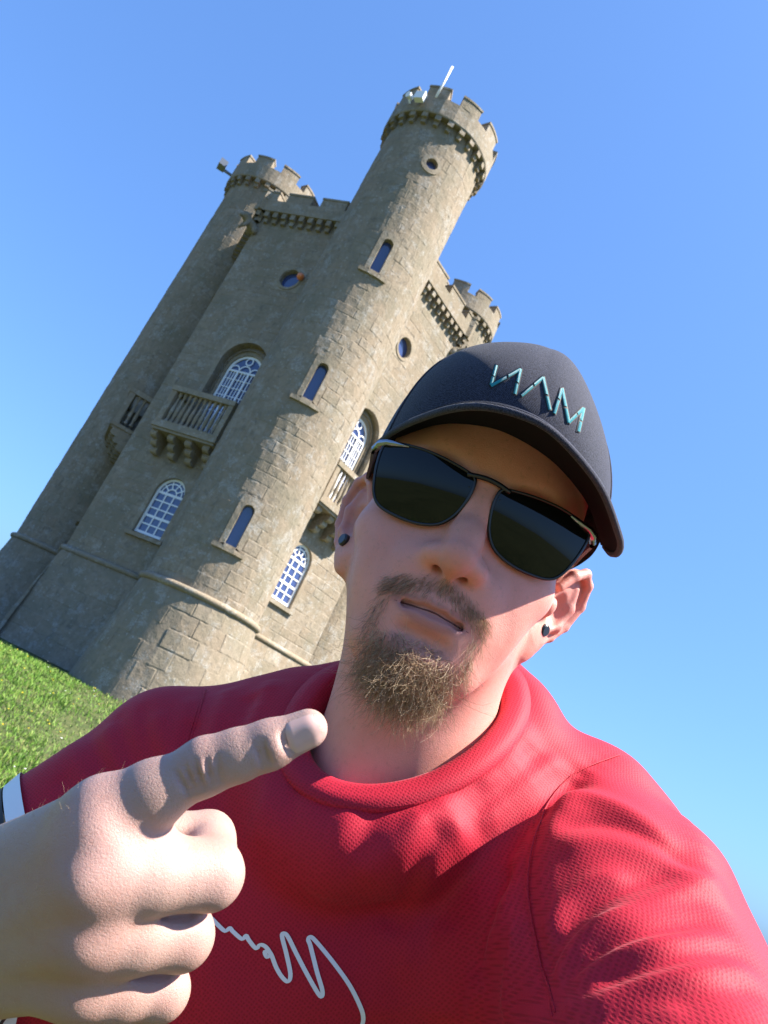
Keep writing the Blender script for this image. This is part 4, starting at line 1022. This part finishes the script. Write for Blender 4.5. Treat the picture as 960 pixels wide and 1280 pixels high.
def finish(mbx, nm, mat):
    me = pydata(nm, mbx.v, mbx.f); bm = bmesh.new(); bm.from_mesh(me); bmesh.ops.delete(bm, geom=[v for v in bm.verts if not v.link_faces], context='VERTS'); bmesh.ops.remove_doubles(bm, verts=bm.verts, dist=2e-5); bmesh.ops.recalc_face_normals(bm, faces=bm.faces); bm.to_mesh(me); bm.free()
    return put(nm, me, cap, mat)
crown = finish(front, 'front_panel', M_cap)
t = NT('black_cap_mesh'); tc = t.n('ShaderNodeTexCoord'); vo = t.n('ShaderNodeTexVoronoi', i_Scale=420., i_Randomness=.1); t.l(tc.outputs['Object'], vo.inputs['Vector'])
r_ = t.ramp(vo.outputs['Distance'], [(.25, 0.), (.5, 1.)]); M_capm = t.set(Base_Color=t.mix(r_, (.004, .004, .006), (.022, .022, .03)), Roughness=.5, Normal=t.bump(r_, .8, .0012))
finish(back, 'mesh_back', M_capm)
# seam ridges, top button
for ph in (math.radians(62), -math.radians(62), 0.0, math.radians(120), -math.radians(120)):
    if ph == 0: continue
    mb = MB(); mb.tube([H(crown_pt(ph, j / 24)) for j in range(24)], .0011, 6); mb.build('seam', M_cap, cap, smooth=True)
mb = MB(); tp = crown_pt(0, 1); mb.tube([H(tp + [0, 0, -.002]), H(tp + [0, 0, .002]), H(tp + [0, 0, .0035])], [.008, .008, .005], 14); mb.build('button', M_cap, cap, smooth=True)
# raised embroidered letters: broken strokes
cb = BVHTree.FromPolygons([tuple(v.co) for v in crown.data.vertices], [tuple(p.vertices) for p in crown.data.polygons])
t = NT('turquoise_thread'); tc = t.n('ShaderNodeTexCoord'); wv = t.n('ShaderNodeTexWave', i_Scale=900., i_Distortion=.6); t.l(tc.outputs['Object'], wv.inputs['Vector'])
M_thread = t.set(Base_Color=t.mix(wv.outputs[0], (.008, .20, .25), (.018, .33, .37)), Roughness=.5, Specular_IOR_Level=.35, Sheen_Weight=.0, Normal=t.bump(wv.outputs[0], .6, .0005))
M_thread_b = simple('black_thread', (.004, .004, .006), .7)
strokes = [((-23.7, 76.7), (-21.9, 63.9)), ((-21.7, 63.3), (-9.6, 80.4)), ((-9.6, 80.4), (-6.8, 64.4)), ((-2.7, 65.0), (4.7, 81.0)), ((4.7, 81.0), (15.9, 63.7)), ((19.2, 62.6), (17.6, 79.0)), ((17.6, 79.0), (29.0, 60.8)), ((29.0, 60.8), (33.9, 72.8)), ((33.9, 72.8), (36.3, 58.0))]
camL = Hl(np.zeros(3))
def oncrown(x, z, off):
    p = np.array([x * .001, -.012, z * .001]); d = p - camL; d /= np.linalg.norm(d); hit = cb.ray_cast(Vector((0, 0, 0)), Vector(HR @ d))
    if hit[0] is None: return None
    n_ = np.array(hit[1]); n_ = -n_ if n_ @ np.array(hit[0]) > 0 else n_
    return np.array(hit[0]) + n_ * off
for (a, b) in strokes:
    a = np.array(a); b = np.array(b); d = b - a; L_ = np.linalg.norm(d); u = d / L_; cut = .56
    for nm, mt, hw, f0, f1, off in (('letter_stroke', M_thread, 1.0, 0, cut - .035, .0006), ('letter_stroke', M_thread, 1.0, cut + .035, 1, .0006), ('letter_outline', M_thread_b, 1.45, -.03, 1.03, .0003)):
        rw = []
        nrm = np.array([-u[1], u[0]])
        for f in np.linspace(f0, f1, 9):
            row = []
            for w in (-1, -.75, 0, .75, 1):
                q = a + d * f + nrm * w * hw + u * (w * .5 if nm == 'letter_stroke' and 0 < f < 1 else 0); row.append(oncrown(q[0], q[1], off * (1 - w ** 4) + .0002))
            rw.append(row)
        if any(p is None for r in rw for p in r): continue
        mb = MB(); mb.grid(rw); mb.build(nm, mt, crown, smooth=True, recalc=False)

# ------------------------------------------------------------------ sunglasses
SG = np.array([0, 0, 0]); glasses = empty('sunglasses', H((0, 0, 0))); tag(glasses, 'dark rectangular sunglasses with thin metal frame on the man\'s face', 'sunglasses')
t = NT('smoked_lens'); M_lens = t.set(Base_Color=(.0035, .004, .0042), Roughness=.015, IOR=1.5, Specular_IOR_Level=.30)
t = NT('gunmetal'); M_gun = t.set(Base_Color=(.055, .055, .06), Roughness=.38, Metallic=1.0)
t = NT('polished_steel'); M_steel = t.set(Base_Color=(.30, .31, .34), Roughness=.25, Metallic=1.0)
prof = [(67.3, 7.5), (65.5, 10.3), (57, 11.5), (43, 12.0), (28, 10.5), (14, 8.0), (8.6, 6.0), (7.2, 1.5), (7.6, -8), (10.8, -19), (17.5, -27), (29, -30.8), (42, -31), (54, -28.6), (60.5, -22.5), (64.8, -11), (67, 0)]
LOFF = -.0150
def lens_pt(x, z): return np.array([x, LOFF + 4.2 * x * x + 4.5 * (z + .01) ** 2 - .10 * (z + .01), z])
for s in (-1, 1):
    base = [np.array([s * x * .001, 0, z * .001]) for x, z in prof]; cl = base + base[:1]; ol = resample([np.array(p) for p in crom([base[-1]] + cl + [base[1]], 6)][5:-5], 73)[:-1]
    cen = ol.mean(0); rows = []
    for f in (1.0, .85, .65, .45, .25, .08): rows.append([H(lens_pt(*(cen + (p - cen) * f)[[0, 2]])) for p in ol])
    mb = MB(); mb.grid(rows, True); b = len(mb.v); mb.v.append(tuple(H(lens_pt(cen[0], cen[2])))); n_ = len(ol); k0 = b - n_
    for i in range(n_): mb.f.append((k0 + i, k0 + (i + 1) % n_, b))
    mb.build('lens', M_lens, glasses, smooth=True)
    mb = MB(); ring = [H(lens_pt(p[0], p[2])) for p in ol]; mb.tube(ring + ring[:1], .00095, 8, cap=False); rim = mb.build('rim', M_gun, glasses, smooth=True)
    # bright end piece and temple
    e0 = lens_pt(s * .0655, .0075); mb = MB(); mb.tube([H(lens_pt(s * .052, .0112)), H(e0 + [0, -.001, .002]), H(e0 + [s * .0045, .004, .001]), H(e0 + [s * .0075, .012, -.001])], [.0010, .0022, .0027, .0024], 8); mb.build('end_piece', M_steel, glasses, smooth=True)
    tp0 = e0 + [s * .0075, .012, -.001]; rows = []
    path = crom([tp0, tp0 + [s * .002, .03, .0], (s * .0775, .075, .006), (s * .0775, .098, .004), (s * .074, .118, -.014)], 6)
    for p in path:
        p = np.array(p); hgt = .0038; th = .0010; rows.append([H(p + [th * a_, 0, hgt * b_]) for a_, b_ in ((-1, -1), (1, -1), (1, 1), (-1, 1))])
    mb = MB(); mb.grid(rows, True); mb.build('temple', M_gun, glasses)
    mb = MB(); mb.tube([H(lens_pt(s * .0095, .000)), H((s * .0105, -.003, -.006)), H((s * .0115, -.001, -.010))], .0006, 6); mb.build('nose_pad_arm', M_gun, rim, smooth=True)
    mb = MB(); mb.tube([H((s * .0108, -.003, -.004)), H((s * .0125, -.001, -.014))], [.0022, .0026], 8); mb.build('nose_pad', simple('clear_pad', (.35, .33, .3), .2), rim, smooth=True)
mb = MB(); mb.tube([H(lens_pt(x, .0062 + .0022 * math.cos(x / .014 * 1.57)) - HR.T @ np.zeros(3)) for x in np.linspace(-.0135, .0135, 11)], .0016, 8); mb.build('bridge', M_gun, glasses, smooth=True)

# ------------------------------------------------------------------ beard and moustache
t = NT('beard_hair'); g = t.n('ShaderNodeNewGeometry'); hr = t.ramp(g.outputs['Random Per Island'], [(0, (.14, .080, .042)), (.45, (.28, .170, .088)), (.8, (.43, .295, .165)), (1, (.64, .50, .33))])
M_hair = t.set(Base_Color=hr, Roughness=.42, Specular_IOR_Level=.6, Subsurface_Weight=0.0)
Vb = np.empty(len(me.vertices) * 3) if False else None
bvw = np.empty(len(body.data.vertices) * 3); body.data.vertices.foreach_get('co', bvw); bvw = bvw.reshape(-1, 3); BL = Hl(bvw)
nb = np.empty(len(body.data.vertices) * 3, dtype=np.float32); body.data.vertices.foreach_get('normal', nb); nb = nb.reshape(-1, 3).astype(float) @ HR
wgt = beard_mask(*BL.T) * ((BL[:, 2] > -.16) & (BL[:, 2] < -.04) & (np.abs(BL[:, 0]) < .05) & (BL[:, 1] < .045) & (BL[:, 1] > -.045))
def strands(n, sel, lenf, dirf, curl, rad, seg):
    p = wgt * sel; p = p / p.sum(); idx = rng.choice(len(p), n, p=p); P = BL[idx] + rng.normal(size=(n, 3)) * .0006; Nn = nb[idx]; L_ = lenf(P) * rng.uniform(.55, 1.15, n)
    D = dirf(P, Nn) + rng.normal(size=(n, 3)) * .28; D /= np.linalg.norm(D, axis=1, keepdims=True); pts = [P - Nn * .0008]; st = L_ / seg
    cv = rng.normal(size=(n, 3)) * curl
    for k in range(seg):
        pts.append(pts[-1] + D * st[:, None]); D = D + cv * .5 + rng.normal(size=(n, 3)) * curl * .7 + np.array([0, 0, -.06]); D /= np.linalg.norm(D, axis=1, keepdims=True)
    return np.stack(pts, 1), np.full(n, rad) * rng.uniform(.75, 1.25, n)
x, y, z = BL.T; near = (y < .2) & (z > -.2) & (z < .2) & (np.abs(x) < .12)
is_m = (z > -.0755) & (np.abs(x) < .034); is_c = (z < -.092); is_s = (~is_m) & (~is_c)
groups = [strands(1500, is_m, lambda P: .0062 + .05 * np.abs(P[:, 0]), lambda P, N: N * .38 + np.stack([P[:, 0] * 26, 0 * P[:, 0] - .1, np.full(len(P), -.95)], 1), .10, .000085, 5),
          strands(230, is_s, lambda P: np.full(len(P), .012), lambda P, N: N * .4 + np.array([0, -.1, -1.0]), .13, .000085, 6),
          strands(2300, is_c, lambda P: .017 + .012 * np.exp(-(P[:, 0] / .02) ** 2), lambda P, N: N * .55 + np.array([0, -.12, -.85]) + np.stack([-P[:, 0] * 7, 0 * P[:, 0], 0 * P[:, 0]], 1), .30, .00011, 9),
          strands(420, is_c, lambda P: np.full(len(P), .030), lambda P, N: N * .6 + np.array([0, -.1, -.9]), .30, .00009, 11)]
sel_st = np.exp(-((np.abs(x) - .030) / .022) ** 2) * sstep(-.062, -.085, z) * ((y < .075) & (y > -.03) & (z > -.165)) * near
wsave = wgt; wgt = sel_st + .25 * sstep(-.10, -.12, z) * ((np.abs(x) < .05) & (y < .07) & (y > -.03) & (z > -.17)) * near
groups.append(strands(2200, np.ones(len(BL)), lambda P: np.full(len(P), .0014), lambda P, N: N * .6 + np.array([0, 0, -.8]), .05, .00005, 2)); wgt = wsave
VV = []; QQ = []; off = 0
for pts, rd in groups:
    n, m_ = pts.shape[:2]; tg = np.gradient(pts, axis=1); tg /= np.linalg.norm(tg, axis=2, keepdims=True) + 1e-12
    a = np.cross(tg, np.array([.3, .5, .81])); a /= np.linalg.norm(a, axis=2, keepdims=True) + 1e-12; b = np.cross(tg, a)
    tap = np.linspace(1, .35, m_)[None, :, None] * rd[:, None, None]
    ring = np.stack([pts + tap * (math.cos(q) * a + math.sin(q) * b) for q in (0, 2.094, 4.189)], 2)     # n,m,3,3
    VV.append((ring.reshape(-1, 3)) @ HR.T + HT_)
    base = off + (np.arange(n)[:, None, None] * m_ + np.arange(m_ - 1)[None, :, None]) * 3 + np.arange(3)[None, None]; nxt = off + (np.arange(n)[:, None, None] * m_ + np.arange(m_ - 1)[None, :, None]) * 3 + (np.arange(3)[None, None] + 1) % 3
    QQ.append(np.stack([base, nxt, nxt + 3, base + 3], -1).reshape(-1, 4)); off += n * m_ * 3
hair = put('beard', fast_mesh('beard', np.concatenate(VV), np.concatenate(QQ)), person, M_hair); hair['kind'] = 'stuff'

# fine pale hairs on the back of the hand and wrist
bn = np.empty(len(bvw) * 3, dtype=np.float32); body.data.vertices.foreach_get('normal', bn); bn = bn.reshape(-1, 3).astype(float)
hx = Hl(bvw); cand = np.nonzero((bvw[:, 1] < .34) & (bvw[:, 0] < K['m'][0] - .004) & (bvw[:, 0] > -.16) & (bvw[:, 2] < .02) & (bn[:, 1] < .35))[0]
idx = rng.choice(cand, 240); P = bvw[idx]; D = bn[idx] * .55 + (K['m'] - WR_R) / np.linalg.norm(K['m'] - WR_R) * .9 + np.array([0, 0, .15]) + rng.normal(size=(240, 3)) * .25; D /= np.linalg.norm(D, axis=1, keepdims=True); L_ = rng.uniform(.002, .006, 240)
pts = np.stack([P + D * (L_ * u)[:, None] + np.array([0, 0, -.12]) * (L_ * u * u)[:, None] for u in np.linspace(0, 1, 4)], 1); a = np.cross(D, [.3, .5, .8]); a /= np.linalg.norm(a, axis=1, keepdims=True); b = np.cross(D, a)
ring = np.stack([pts + (np.linspace(1, .3, 4)[None, :, None] * .00003) * (math.cos(q) * a + math.sin(q) * b)[:, None] for q in (0, 2.094, 4.189)], 2)
base = (np.arange(240)[:, None, None] * 4 + np.arange(3)[None, :, None]) * 3 + np.arange(3)[None, None]; nxt = (np.arange(240)[:, None, None] * 4 + np.arange(3)[None, :, None]) * 3 + (np.arange(3)[None, None] + 1) % 3
ah = put('arm_hair', fast_mesh('arm_hair', ring.reshape(-1, 3), np.stack([base, nxt, nxt + 3, base + 3], -1).reshape(-1, 4)), person, simple('pale_hair', (.55, .42, .28), .4)); ah['kind'] = 'stuff'

# ------------------------------------------------------------------ phone in the raised hand
ph = empty('smartphone', tuple(-CY * .068 - FW * .012)); tag(ph, 'black smartphone held up at arm\'s length by the man', 'phone')
Mph = lambda a, b, c: tuple(CX * a + CY * (b - .066) + FW * (c - .012))
mb = MB(); mb.box(Mph, -.037, .037, -.08, .08, -.004, .004); mb.build('phone_body', simple('phone_black', (.012, .012, .014), .35), ph)
mb = MB(); mb.box(Mph, -.035, .035, -.077, .062, .0041, .0044); mb.build('screen', simple('screen_glass', (.015, .016, .02), .08), ph)
